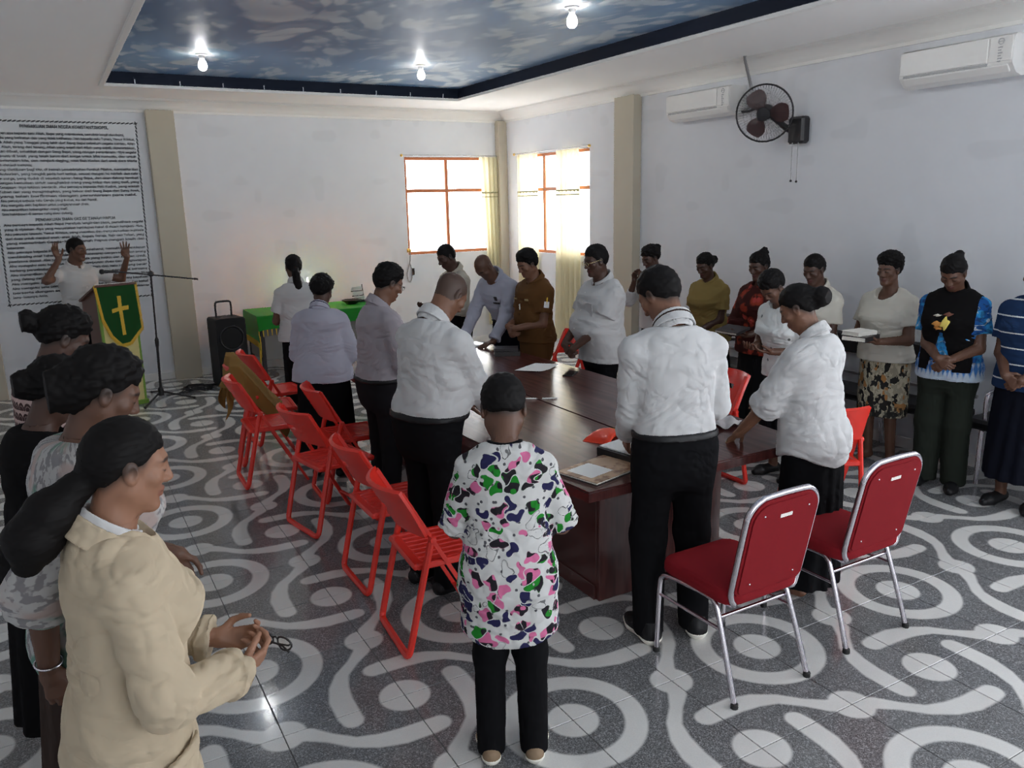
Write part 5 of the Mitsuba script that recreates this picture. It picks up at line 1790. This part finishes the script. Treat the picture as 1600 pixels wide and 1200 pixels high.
def striped(c):
    def f(p, n, uv):
        v = (p.z + .05 * (p.x - c[0])) * 10.2
        s = v - dr.floor(v)
        return mikit.mix((.010, .030, .085), (.60, .63, .66), smooth(.055, .035, dr.abs(s - .5)))
    return f


def red_blouse(c):
    at = around(c, .2, 0)

    def f(p, n, uv):
        u, v = at(p)
        a, b, k = voronoi(u * 9, v * 8)
        g = fbm(u * 30, v * 30, 2., 3)
        col = mikit.mix((.035, .006, .005), (.24, .030, .014), smooth(.42, .25, a) * smooth(.30, .5, g))
        return mikit.mix(col, (.34, .045, .04), smooth(.20, .12, a) * dr.select(k > .4, 1., 0.))
    return f


def lean_blouse(c):
    at = around(c, .2, 0)

    def f(p, n, uv):
        u, v = at(p)
        a, b, k = voronoi(u * 13, v * 13)
        return mikit.mix((.62, .645, .64), (.12, .15, .15), smooth(.16, .10, a) * dr.select(k > .62, 1., 0.))
    return f


# ---------------------------------------------------------------- the people
DK, MD, LT, JK = (.062, .029, .019), (.100, .047, .029), (.165, .078, .047), (.235, .115, .070)
CLASP = dict(arms=[(-.050, .225, .925), (.055, .235, .945)])
CLASPH = (dict(f=(.75, .15, -.6), n=(-.1, -1, 0), curl=.75), dict(f=(-.75, .12, -.55), n=(.1, -1, 0), curl=.8))
HOLD = dict(arms=[(-.095, .27, 1.06), (.095, .28, 1.07)])
HOLDH = (dict(f=(.45, .85, .05), n=(.2, 0, 1), curl=.45), dict(f=(-.45, .85, .05), n=(-.2, 0, 1), curl=.45))
TABLEH = (dict(f=(.15, .9, -.22), n=(0, -.1, -1), curl=.22, spread=.6), dict(f=(-.15, .9, -.22), n=(0, -.1, -1), curl=.22, spread=.6))
HANGH = (dict(f=(.05, .2, -1), n=(1, 0, 0), curl=.45), dict(f=(-.05, .2, -1), n=(-1, 0, 0), curl=.45))


def spectacles(mat):
    def g(o, P):
        ms = []
        for s in (-1, 1):
            ms.append(tube([(s * .032 + .0205 * math.cos(t), .1045 - .10 * (s * (s * .0205 * math.cos(t)) + 0) ** 2 - .18 * max(0, s * .0205 * math.cos(t)), .002 + .0155 * math.sin(t)) for t in np.linspace(0, 2 * math.pi, 20, endpoint=False)], .0019, 6, True))
            ms.append(tube([(s * .053, .098, .008), (s * .0775, .07, .010), (s * .083, .0, .010), (s * .081, -.022, -.004)], .0019, 6))
        ms.append(tube([(-.0125, .105, .004), (0, .108, .007), (.0125, .105, .004)], .0018, 6))
        m = cat(*ms)
        o.put('spectacles', P.ho + (np.asarray(m.vertices) * P.hs) @ P.RH.T, m.faces, mat)
    return g


def in_torso(P, m):
    """A mesh given in the upright torso frame moved with the lean."""
    v = np.asarray(m.vertices)
    return np.array([P.T(q) for q in v])


def front_y(P, x, z, ease):
    """y of the shirt front at (x, z), in the torso frame."""
    lo, hi = 0., .4
    for _ in range(24):
        mid = (lo + hi) / 2
        if P.torso(np.array([P.T([x, mid, z])], F32), ease)[0] < 0:
            lo = mid
        else:
            hi = mid
    return lo


def badge(name, x, z, w, h, mat, ease=.022, t=.004, dy=.004):
    def g(o, P):
        y = front_y(P, x, z, ease) + dy
        o.put(name, in_torso(P, bx(x - w / 2, x + w / 2, y - t, y + t, z - h / 2, z + h / 2, .001)), bx(x - w / 2, x + w / 2, y - t, y + t, z - h / 2, z + h / 2, .001).faces, mat, smooth=False)
    return g


def blob(name, x, z, w, h, mat, ease=.024):
    def g(o, P):
        y = front_y(P, x, z, ease)
        s = trimesh.creation.icosphere(2, 1.); v = np.asarray(s.vertices)
        s.vertices = v * [w * .5, .010, h * .5] * (1 + .25 * np.sin(5 * v[:, :1] + 4 * v[:, 2:] + x * 90)) + [x, y, z]
        o.put(name, in_torso(P, s), s.faces, mat)
    return g


def buttons(o, P, z0=1.34, z1=1.0, ease=.020, mat='pearl', n=6):
    for z in np.linspace(z0, z1, n):
        y = front_y(P, 0, z, ease)
        s = trimesh.creation.icosphere(1, .0055); s.apply_scale([1, .5, 1]); s.apply_translation([0, y + .002, z])
        o.put('button', in_torso(P, s), s.faces, mat)

HC = tube([(.060, .005, .098), (.075, -.020, .080), (.086, -.045, .050)], .0038, 6)
bsdf('motif_yellow', (.72, .58, .13), .8); bsdf('motif_orange', (.50, .22, .05), .8); bsdf('motif_pale', (.60, .58, .50), .8); bsdf('motif_brown', (.16, .06, .04), .8)


def patch(P, i, h, w, t, mat):
    """A flat patch on the outside of the upper arm at fraction t."""
    S, E = P.sh[i], P.el[i]
    u = unit(E - S); out = unit(np.array([(-1, 1)[i], .45, 0]) - u * (np.array([(-1, 1)[i], .45, 0]) @ u)); s = np.cross(u, out)
    c = S + (E - S) * t + out * (.050 + .0155) * (.6 * P.girth + .4)
    q = bx(-w / 2, w / 2, -h / 2, h / 2, -.003, .004, .001)
    v = np.asarray(q.vertices)
    q.vertices = c + v[:, :1] * s + v[:, 1:2] * u + v[:, 2:] * out
    return q, mat


def lapel_sdf(P):
    """Turned down jacket collar: a cone shell round the neck base, longer in front."""
    ax = unit(P.nt - P.nb); a = P.nb + ax * -.02

    def f(p):
        q = P.Ti(p)
        t = (p - a.astype(F32)) @ ax.astype(F32) + (q[:, 1] + .02) * .36
        d = np.abs(rc(p, a - ax * .03, a + ax * .07, .112, .072)) - .0055
        d = np.maximum(d, np.maximum(-.038 - np.clip(q[:, 1], 0, 1) * .28 - t, t - .030))
        return np.where(q[:, 1] > 0, np.maximum(d, .020 + np.clip(.04 - t, 0, .2) * .55 - np.abs(q[:, 0])), d)
    return f


def many(*fs):
    def g(o, P):
        for f in fs:
            f(o, P)
    return g


def tail(pts, r, frame='h'):
    return [(pts[i], pts[i + 1], r[i], r[i + 1], frame) for i in range(len(pts) - 1)]


# where they stand: x, y, the direction they face in degrees from +x, and their size relative to 1.70 m
SPOT = {}
SPOT.update({'preacher': (-0.322, 5.315, -62, 1.004),
             'pony': (1.362, 2.998, 80, 0.91),
             'lilac': (1.093, 1.394, 54, 0.878),
             'glasses': (1.208, 0.519, 2, 0.952),
             'buzz': (1.016, -0.678, 16, 0.994),
             'front': (0.704, -2.045, 62, 0.825),
             'vest': (2.781, 2.602, 184, 0.95),
             'bald': (3.032, 2.032, 197, 0.96),
             'brown': (2.993, 1.503, 184, 0.935),
             'specs': (3.111, 0.713, 176, 0.966),
             'handsup': (4.365, 1.563, 182, 0.917),
             'tucked': (1.74, -1.709, 72, 1.012),
             'tan': (4.512, 1.015, 186, 0.885),
             'red': (4.406, 0.298, 184, 0.909),
             'bowed': (3.838, -0.47, 180, 0.899),
             'rolled': (2.607, -1.729, 100, 0.926),
             'braid': (4.421, -0.232, 184, 0.914),
             'books': (4.673, -0.644, 184, 0.91),
             'batik': (4.568, -1.197, 194, 0.944),
             'striped': (4.623, -1.681, 186, 0.942),
             'bun': (-0.633, -0.693, 8, 0.957),
             'black': (-0.665, -1.225, 8, 0.889),
             'floral': (-0.551, -1.856, 4, 0.955),
             'jacket': (-0.509, -2.393, 6, 0.905)})
WH = dict(mat='shirt_white')
SH = dict(mat='leather_black')
PB = dict(kind='pants', mat='trousers_black')


def who(name, label, body, skin, **kw):
    x, y, yaw, s = SPOT[name]
    return person('person', label, (x, y), yaw, s, body, skin, **kw)


who('preacher', 'man in white shirt behind the lectern with both hands raised', dict(sex='m', lean=2, neck=8, turn=24, arms=[(-.46, .20, 1.47), (.25, .16, 1.50)], poleL=(-.8, .1, -.9), poleR=(.8, .1, -.9), belly=.03), MD,
    top=dict(mat='shirt_white', sleeve='short', hem=.80, collar={}, cuff=.012), bottom=PB, hair=dict(th=.006, amp=.002), shoes=SH,
    hands=(dict(f=(.10, .05, 1), n=(.25, 1, 0), curl=.16, spread=.9), dict(f=(.28, .05, 1), n=(-.25, 1, 0), curl=.16, spread=.7)), extra=buttons)
who('pony', 'woman in short sleeved white shirt with a long black ponytail down her back', dict(sex='f', lean=3, neck=10, turn=12, girth=.97, **HOLD), MD,
    top=dict(mat='shirt_white', sleeve='short', hem=.86, collar={}, cuff=.018, loose=.03), bottom=dict(kind='skirt', mat='trousers_black', hem=.22, flare=.02), hands=HOLDH, shoes=SH,
    hair=dict(th=.013, amp=.003, box=(.2, .26, .52), extra=tail([(0, -.09, .0), (.01, -.135, -.06), (.02, -.14, -.18), (.035, -.135, -.30), (.04, -.12, -.40)], [.034, .036, .042, .036, .016], 'b')))
who('lilac', 'broad woman in a lilac shirt with dark collar line and gathered curly hair, back turned', dict(sex='f', lean=6, neck=26, girth=1.16, hips=1.03, **HOLD), DK,
    top=dict(mat='shirt_lilac', sleeve='half', hem=.84, collar={}, cuff=.014, loose=.03, cuffband=True), bottom=dict(kind='skirt', mat='trousers_black', hem=.2, flare=.03), hands=HOLDH, shoes=SH,
    hair=dict(th=.030, amp=.009, freq=55, k=.03, extra=[((0, -.11, .0), (0, -.13, -.01), .066, .062, 'h')]),
    extra=lambda o, P: o.field('collar_line', (lambda g: (lambda p: np.maximum(g(p) - .0025, np.abs((p - P.nb.astype(F32)) @ unit(P.nt - P.nb).astype(F32) + (P.Ti(p)[:, 1] + .02) * .34 - .012) - .006)))(collar_sdf(P, {})), P.nb - [.14, .16, .1], P.nb + [.14, .18, .14], .005, 'collar_line'))
who('glasses', 'man in mauve grey long sleeved shirt and dark rimmed glasses in profile', dict(sex='m', lean=5, neck=22, girth=1.12, belly=.06, arms=[(-.10, .30, 1.0), (.12, .30, 1.0)]), LT,
    top=dict(mat='shirt_mauve', sleeve='long', hem=0.945, collar={}, wrinkle=(.011, 9, 13)), bottom=dict(kind='pants', mat='trousers_charcoal', belt='leather_black', waist=0.955), shoes=SH, hands=CLASPH,
    hair=dict(th=.017, top=.006, amp=.004), extra=spectacles('book_black'))
who('buzz', 'stocky man in tucked white long sleeved shirt with cropped hair bending over the table', dict(sex='m', lean=11, neck=34, girth=1.14, belly=.07, arms=[(-.16, .38, .90), (.15, .36, .86)]), LT,
    top=dict(mat='shirt_white', sleeve='long', hem=0.958, collar={}, wrinkle=(.011, 8, 9), cuffband=True), bottom=dict(kind='pants', mat='trousers_black', belt='leather_black', waist=0.968), shoes=SH, hands=TABLEH, stubble=.75)
who('front', 'short person seen from behind in a white blouse with coloured blots', dict(sex='f', lean=9, neck=40, girth=1.02, hips=.98, head=1.22, shoulders=.93, arms=[(-.12, .30, 1.0), (.14, .30, 1.0)], stance=.085), MD,
    top=dict(mat=cloth('blot_cloth', mikit.proc(blot_shirt(SPOT['front'][:2], SPOT['front'][2]))), sleeve='elbow', cuff=.016, hem=.635, tail=.03, collar=None, neck=(.058, -.01, .005), loose=.020, wrinkle=(.009, 9, 9), h=.007, name='blouse'),
    bottom=dict(kind='pants', mat='trousers_black', r=(.080, .070, .070, .064)), hands=HOLDH, shoes=dict(mat='shoe_tan', sole='sole_white', name='canvas_shoe'), hair=dict(th=.012, amp=.003, h=.004), h=.008, hh=.004,
    extra=lambda o, P: o.field('neckband', (lambda g: (lambda p: np.maximum(g(p) - .003, rc(p, P.T([0, -.01, 1.447]), P.T([0, -.01, 1.60]), .058, .078) - .017)))(top_sdf(P, dict(sleeve='elbow', hem=.7, neck=(.058, -.01, .005), loose=.020))), P.nb - [.14, .16, .1], P.nb + [.14, .18, .14], .004, 'trousers_black'))
who('vest', 'man in cream shirt and black waistcoat at the far end below the back window', dict(sex='m', lean=4, neck=26, girth=1.0, **HOLD), DK,
    top=dict(mat='shirt_cream', sleeve='long', hem=1.015, collar={}), bottom=PB, hands=HOLDH, shoes=SH, stubble=.5, hair=dict(th=.005, amp=.0015),
    extra=lambda o, P: o.field('waistcoat', lambda p: np.maximum(np.maximum(P.torso(p, .028, zlo=.86, ztop=1.40), P.Ti(p)[:, 2] - 1.24 - .12 * (P.Ti(p)[:, 1] < 0)), .006 - np.abs(p[:, 0]) * (p[:, 1] > 0)), [-.3, -.26, .8], [.3, .36, 1.45], .010, 'dress_black'))
who('bald', 'bald man in pale blue shirt leaning with both hands on the table end', dict(sex='m', lean=26, neck=26, girth=1.02, arms=[(-.20, .44, .80), (.20, .44, .80)]), MD,
    top=dict(mat='shirt_pale_blue', sleeve='long', hem=0.970, collar={}, wrinkle=(.010, 8, 10), cuffband=True), bottom=dict(kind='pants', mat='trousers_navy', belt='leather_black', waist=0.980), shoes=SH, hands=TABLEH, stubble=.15,
    extra=many(badge('name_bar', -.08, 1.24, .075, .014, 'book_black'), badge('emblem', -.08, 1.285, .03, .04, 'book_dark'), badge('buckle', 0, 1.015, .045, .03, 'chrome', ease=.012)))
who('brown', 'man in brown short sleeved uniform with shoulder patch and folded hands', dict(sex='m', lean=3, neck=24, girth=1.06, belly=.03, arms=[(-.045, .26, 1.01), (.055, .27, 1.02)]), LT,
    top=dict(mat='uniform_brown', sleeve='short', hem=.86, collar={}, cuff=.010), bottom=dict(kind='pants', mat='uniform_brown'), shoes=SH, hands=CLASPH, hair=dict(th=.016, top=.008, amp=.004),
    extra=many(badge('badge', -.085, 1.265, .05, .018, 'spectacle_gold'), badge('badge', .085, 1.265, .05, .012, 'spectacle_gold'), badge('pin', .0, 1.20, .012, .05, 'pearl'), lambda o, P: buttons(o, P, mat='skirt_brown'),
               lambda o, P: [o.put('shoulder_patch', np.asarray(q.vertices), q.faces, m, smooth=False) for i_ in (0, 1) for q, m in (patch(P, i_, .055, .045, .40, 'paper'), patch(P, i_, .060, .012, .28, 'snack_yellow'))]))
who('specs', 'heavy man in white short sleeved shirt and gold rimmed glasses, hands clasped', dict(sex='m', lean=2, neck=14, girth=1.20, belly=.08, arms=[(-.065, .295, .915), (.07, .305, .93)]), DK,
    top=dict(mat='shirt_white', sleeve='short', hem=.78, collar={}, cuff=.022, loose=.015), bottom=PB, shoes=SH, hands=CLASPH, hair=dict(th=.013, amp=.003),
    extra=many(spectacles('spectacle_gold'), buttons, badge('pocket', -.10, 1.22, .10, .10, 'shirt_white', ease=.019, t=.002)))
who('handsup', 'woman in white with hands raised before her face beside the pillar', dict(sex='f', lean=4, neck=22, arms=[(-.06, .24, 1.33), (.06, .25, 1.34)]), DK,
    top=dict(mat='shirt_white', sleeve='half', hem=.84, collar={}), bottom=dict(kind='skirt', mat='trousers_black', hem=.3), hands=(dict(f=(.2, .15, 1), n=(1, .1, 0), curl=.5), dict(f=(-.2, .15, 1), n=(-1, .1, 0), curl=.5)),
    hair=dict(th=.020, amp=.006, extra=[((0, -.10, .05), (0, -.13, .05), .042, .042, 'h')]))
who('tucked', 'tall man in tucked white long sleeved shirt and black trousers, back to the camera', dict(sex='m', lean=7, neck=36, turn=30, girth=1.03, arms=[(-.115, .27, .90), (.13, .30, .98)], poleL=(-.30, -.9, -.3), stance=.10), LT,
    top=dict(mat='shirt_white', sleeve='long', hem=0.975, collar={}, wrinkle=(.011, 9, 9), cuffband=True, h=.008), bottom=dict(kind='pants', mat='trousers_black', belt='leather_black', waist=0.985, r=(.092, .082, .080, .068)), shoes=dict(mat='leather_black', sole='sole_white', high=1, name='sneaker'),
    hands=(dict(f=(.05, .35, -1), n=(1, 0, 0), curl=.6), dict(f=(-.5, .8, -.3), curl=.5)), hair=dict(th=.014, amp=.003, h=.0045), h=.008,
    extra=lambda o, P: o.field('lanyard', (lambda g: (lambda p: np.maximum(g(p) - .003, np.abs((p - P.nb.astype(F32)) @ unit(P.nt - P.nb).astype(F32) + (P.Ti(p)[:, 1] + .02) * .34 - .006) - .005)))(collar_sdf(P, {})), P.nb - [.14, .16, .1], P.nb + [.14, .18, .14], .004, 'skirt_brown'))
who('tan', 'woman in a tan polo shirt with tied back hair standing by the right wall', dict(sex='f', lean=3, neck=22, girth=1.12, **CLASP), DK,
    top=dict(mat='polo_tan', sleeve='short', hem=.82, collar={}, cuff=.02), bottom=dict(kind='skirt', mat='trousers_black', hem=.3), hands=CLASPH, shoes=SH,
    hair=dict(th=.014, amp=.004, extra=[((0, -.10, -.005), (0, -.15, -.01), .035, .042, 'h'), ((0, -.15, -.01), (0, -.185, -.005), .03, .012, 'h')]))
ored = who('red', 'woman in a red and black patterned blouse reading from a dark book', dict(sex='f', lean=3, neck=16, girth=1.16, arms=[(-.085, .29, 1.0), (.10, .28, .99)]), DK,
    top=dict(mat=cloth('red_blouse', mikit.proc(red_blouse(SPOT['red'][:2]))), sleeve='half', hem=.80, neck=(.070, .02, .02), cuff=.03, loose=.03, name='blouse'), bottom=dict(kind='skirt', mat='trousers_black', hem=.2), hands=HOLDH, shoes=SH,
    hair=dict(th=.012, amp=.007, extra=[((0, -.07, .09), (0, -.115, .10), .04, .036, 'h'), ((0, -.1, .03), (0, -.12, .02), .04, .03, 'h')]))
who('bowed', 'person with deeply bowed head in a pale dotted blouse, face beside the rolled sleeve blouse', dict(sex='f', lean=12, neck=36, girth=1.0, **HOLD), MD,
    top=dict(mat=cloth('dotted_cloth', mikit.proc(lean_blouse(SPOT['bowed'][:2]))), sleeve='short', hem=.82, neck=(.070, .02, .02), name='blouse'), bottom=dict(kind='skirt', mat='trousers_black', hem=.3), hands=HOLDH, hair=dict(th=.022, amp=.005), shoes=SH)
who('rolled', 'broad woman in loose white blouse with rolled sleeves and black skirt, back turned', dict(sex='f', lean=5, neck=28, turn=18, girth=1.09, hips=.92, arms=[(-.21, .36, .80), (.12, .30, .98)], poleL=(-.35, -.9, -.1)), LT,
    top=dict(mat='shirt_white', sleeve='rolled', hem=.80, tail=.05, collar={}, cuff=.020, loose=.020, wrinkle=(.012, 8, 10), h=.008), bottom=dict(kind='skirt', mat='trousers_black', hem=.07, flare=.012, folds=11, amp=.012), hands=(dict(f=(.1, .7, -.6), n=(0, -.3, -1), curl=.4), dict(f=(-.5, .8, -.2), curl=.5)),
    hair=dict(th=.013, amp=.003, extra=[((0, -.11, .0), (0, -.14, -.005), .052, .055, 'h')], h=.0045), h=.008)
who('braid', 'woman in white short sleeved shirt with a braid falling behind her ear', dict(sex='f', lean=3, neck=20, **CLASP), DK,
    top=dict(mat='shirt_ivory', sleeve='short', hem=.84, collar={}, cuff=.014), bottom=dict(kind='skirt', mat='trousers_black', hem=.3), hands=CLASPH, shoes=SH,
    hair=dict(th=.010, amp=.003, box=(.2, .25, .42), extra=tail([(.02, -.09, .0), (.03, -.125, -.06), (.03, -.125, -.14), (.03, -.115, -.22)], [.030, .026, .022, .012], 'b')))
okeb = who('books', 'woman in white scoop necked top and patterned skirt holding books', dict(sex='f', lean=1, neck=8, girth=1.10, belly=.02, bust=.065, arms=[(-.10, .28, 1.055), (.085, .29, 1.06)]), MD,
    top=dict(mat='shirt_ivory', sleeve='short', hem=.865, neck=(.082, .045, .035), cuff=.016, name='top'), bottom=dict(kind='skirt', mat=cloth('print_skirt', mikit.proc(kebaya_skirt(SPOT['books'][:2]))), hem=.415, flare=.0, amp=.004), hands=HOLDH,
    hair=dict(th=.020, top=.016, amp=.005, freq=80))
who('batik', 'woman in black and bright blue batik shirt and dark olive trousers, hands folded', dict(sex='f', lean=3, neck=34, girth=1.06, bust=.045, arms=[(-.075, .26, .98), (-.005, .28, 1.0)]), MD,
    top=dict(mat=cloth('batik_cloth', mikit.proc(batik(SPOT['batik'][:2]))), sleeve='short', hem=.81, cuff=.02, name='batik_shirt'), bottom=dict(kind='pants', mat='trousers_olive', r=(.095, .090, .090, .082)), shoes=dict(mat='leather_black', name='sandal'), hands=CLASPH,
    hair=dict(th=.012, amp=.004, extra=[((0, -.10, .03), (0, -.15, .045), .04, .032, 'h')]),
    extra=lambda o, P: (o.field('black_yoke', (lambda g: (lambda p: np.maximum(np.maximum(g(p) - .003, -(P.Ti(p)[:, 2] - .88 - .30 * np.clip(1 - np.abs(p[:, 0] - .02) / .085, 0, 1) * (p[:, 1] > .02))), np.abs(p[:, 0]) - .170)))(top_sdf(P, dict(sleeve='cap', hem=.8))), [-.3, -.3, .8], [.3, .4, 1.5], .009, 'dress_black'),
                        o.field('collar', collar_sdf(P, {}), P.nb - [.14, .16, .12], P.nb + [.14, .18, .16], .005, 'dress_black'),
                        [blob('motif', x, z, w, h, m)(o, P) for x, z, w, h, m in ((-.012, 1.235, .055, .085, 'motif_yellow'), (.035, 1.225, .06, .04, 'motif_orange'), (.045, 1.28, .05, .018, 'motif_pale'), (-.02, 1.29, .06, .03, 'motif_brown'), (.03, 1.195, .05, .022, 'motif_orange'))]))
who('striped', 'person at the right edge in navy polo shirt with thin white stripes', dict(sex='f', lean=2, neck=15, girth=1.06, **CLASP), MD,
    top=dict(mat=cloth('striped_cloth', mikit.proc(striped(SPOT['striped'][:2]))), sleeve='short', hem=.82, collar={}, cuff=.012, wrinkle=(.004, 6, 6)), bottom=dict(kind='skirt', mat='trousers_navy', hem=.20, flare=.03), hands=CLASPH, shoes=dict(mat='leather_black', name='sandal'), hair=dict(th=.014))
who('bun', 'woman with a round hair bun in a pink scale patterned dress on the far left', dict(sex='f', lean=4, neck=30, girth=1.05, **CLASP), DK,
    top=dict(mat=cloth('scale_cloth', mikit.proc(scales(SPOT['bun'][:2]))), sleeve='short', hem=.70, neck=(.075, .03, .03), name='blouse'), bottom=dict(kind='skirt', mat='trousers_black', hem=.3), hands=CLASPH, shoes=SH,
    hair=dict(th=.022, amp=.006, extra=[((0, -.115, .0), (0, -.165, .0), .03, .046, 'h')]))
who('black', 'woman in a black dress at the left edge, half hidden by the floral blouse', dict(sex='f', lean=4, neck=28, girth=1.16, **CLASP), DK,
    top=dict(mat='dress_black', sleeve='elbow', hem=.70, neck=(.085, .02, .03), name='dress_top'), bottom=dict(kind='skirt', mat='dress_black', hem=.25), hands=CLASPH, shoes=SH, hair=dict(th=.022, amp=.006, extra=[((0, -.10, -.02), (0, -.13, -.03), .055, .055, 'h')]))
oflo = who('floral', 'woman in a grey floral blouse and brown skirt with a hair clip', dict(sex='f', lean=4, neck=26, girth=1.14, arms=[(-.10, .25, .98), (.215, -.15, .86)]), MD,
    top=dict(mat=cloth('floral_cloth', mikit.proc(floral(SPOT['floral'][:2]))), sleeve='rolled', hem=.76, neck=(.078, .02, .02), cuff=.022, loose=.02, name='blouse', h=.008), bottom=dict(kind='skirt', mat='skirt_brown', hem=.2, flare=.05), hands=HANGH, shoes=SH,
    hair=dict(th=.022, amp=.006, k=.03, extra=[((0, -.09, -.03), (0, -.135, -.05), .070, .062, 'h')]),
    extra=lambda o, P: (o.put('hair_clip', P.ho + (np.asarray(HC.vertices) * P.hs) @ P.RH.T, HC.faces, 'pearl'),
                        o.put('bracelet', *(lambda m: (m.vertices, m.faces))(aim(tube(circ(.034, 0, 20), .0035, 6, True), P.wr[1] - P.el[1], P.wr[1] - unit(P.wr[1] - P.el[1]) * .03)), 'chrome')))
ojack = who('jacket', 'woman in a beige jacket with a thick low ponytail nearest the camera', dict(sex='f', lean=3, neck=12, girth=.98, bust=.05, hips=.97, shoulders=1.08, arms=[(-.085, .245, 1.005), (.095, .250, .985)], poleR=(.75, -.75, -.5)), JK,
    top=dict(mat='jacket_beige', sleeve='long', hem=.72, collar=None, neck=(.062, .035, .015), cuff=.008, loose=.018, cuffband=True, armk=.006, wrinkle=(.015, 8, 11), h=.0065, name='jacket', ease=.020), bottom=dict(kind='pants', mat='trousers_navy'), shoes=SH,
    hands=(dict(f=(.45, .85, -.1), n=(.6, 0, .6), curl=.75), dict(f=(-.35, .9, .05), n=(-.8, 0, .5), curl=.7)), h=.0065, hh=.0032,
    hair=dict(th=.011, top=-.003, amp=.0022, freq=120, str=(1.5, .5, 1.5), k=.016, h=.0042, box=(.2, .42, .42), extra=tail([(0, -.09, -.035), (0, -.122, -.072), (0, -.165, -.135), (0, -.195, -.205), (0, -.20, -.265)], [.034, .036, .058, .064, .034], 'h')),
    extra=lambda o, P: (o.field('shirt_collar', collar_sdf(P, dict(gap=.02)), P.nb - [.14, .16, .12], P.nb + [.14, .18, .16], .0045, 'shirt_white'),
                        o.field('lapel_collar', lapel_sdf(P), P.nb - [.22, .22, .20], P.nb + [.22, .26, .14], .005, 'jacket_beige'),
                        o.field('pocket_flap', (lambda g: (lambda p: np.maximum(np.abs(g(p)) - .005, np.maximum(np.abs(P.Ti(p)[:, 2] - .86 - .25 * (p[:, 1] - .06)) - .016, np.maximum(np.abs(p[:, 1] - .07) - .055, -p[:, 0])))))(top_sdf(P, dict(sleeve='cap', hem=.6, loose=.030, ease=.020))), [.0, -.05, .75], [.34, .25, 1.0], .005, 'jacket_beige')))

# ---------------------------------------------------------------- things in their hands


def held(o, local, R=np.eye(3)):
    M = np.eye(4); M[:3, :3] = (o.R / o.s) @ R; M[:3, 3] = o.world(local)
    return M


def lay(key, lab, w, h, t, M, cover):
    return book(key, lab, 'book', w, h, t, M, cover)


tl = lambda a: np.array([[1, 0, 0], [0, math.cos(a), -math.sin(a)], [0, math.sin(a), math.cos(a)]])
lay('book', 'dark open book held by the woman in the red blouse', .22, .16, .022, held(ored, (.0, .385, 1.035), tl(-.2)), 'book_dark')
lay('book', 'dark book under the pale one held by the woman in the patterned skirt', .17, .22, .034, held(okeb, (-.02, .385, 1.075), RZ(8)), 'book_black')
lay('book', 'pale book on top of the dark one held by the woman in the patterned skirt', .14, .19, .028, held(okeb, (.0, .375, 1.112), RZ(-6)), 'page')
k = thing('eyeglasses', 'folded dark eyeglasses held by the woman in the beige jacket', 'glasses')
EM = held(ojack, (.0, .385, .985), RZ(25))
for s_ in (-1, 1):
    add(k, 'rim', xf(tube([(s_ * .032 + .024 * math.cos(t), .002 * math.cos(2 * t), .018 * math.sin(t)) for t in np.linspace(0, 2 * math.pi, 20, endpoint=False)], .0026, 6, True), EM), 'book_black', smooth=True)
    add(k, 'lens', xf(xf(lathe([(0, 0), (.022, 0), (.022, .001), (0, .0012)], 20), np.array([[1, 0, 0, s_ * .032], [0, 0, 1, 0], [0, -.78, 0, 0], [0, 0, 0, 1.]])), EM), 'clear_glass', smooth=False)
    add(k, 'temple', xf(tube([(s_ * .056, 0, .006), (s_ * .058, -.01, .006), (-s_ * .04, -.016 - .004 * s_, .0), (-s_ * .06, -.016 - .004 * s_, -.012)], .0024, 6), EM), 'book_black', smooth=True)
add(k, 'bridge', xf(tube([(-.009, 0, .006), (0, .003, .009), (.009, 0, .006)], .0025, 6), EM), 'book_black', smooth=True)
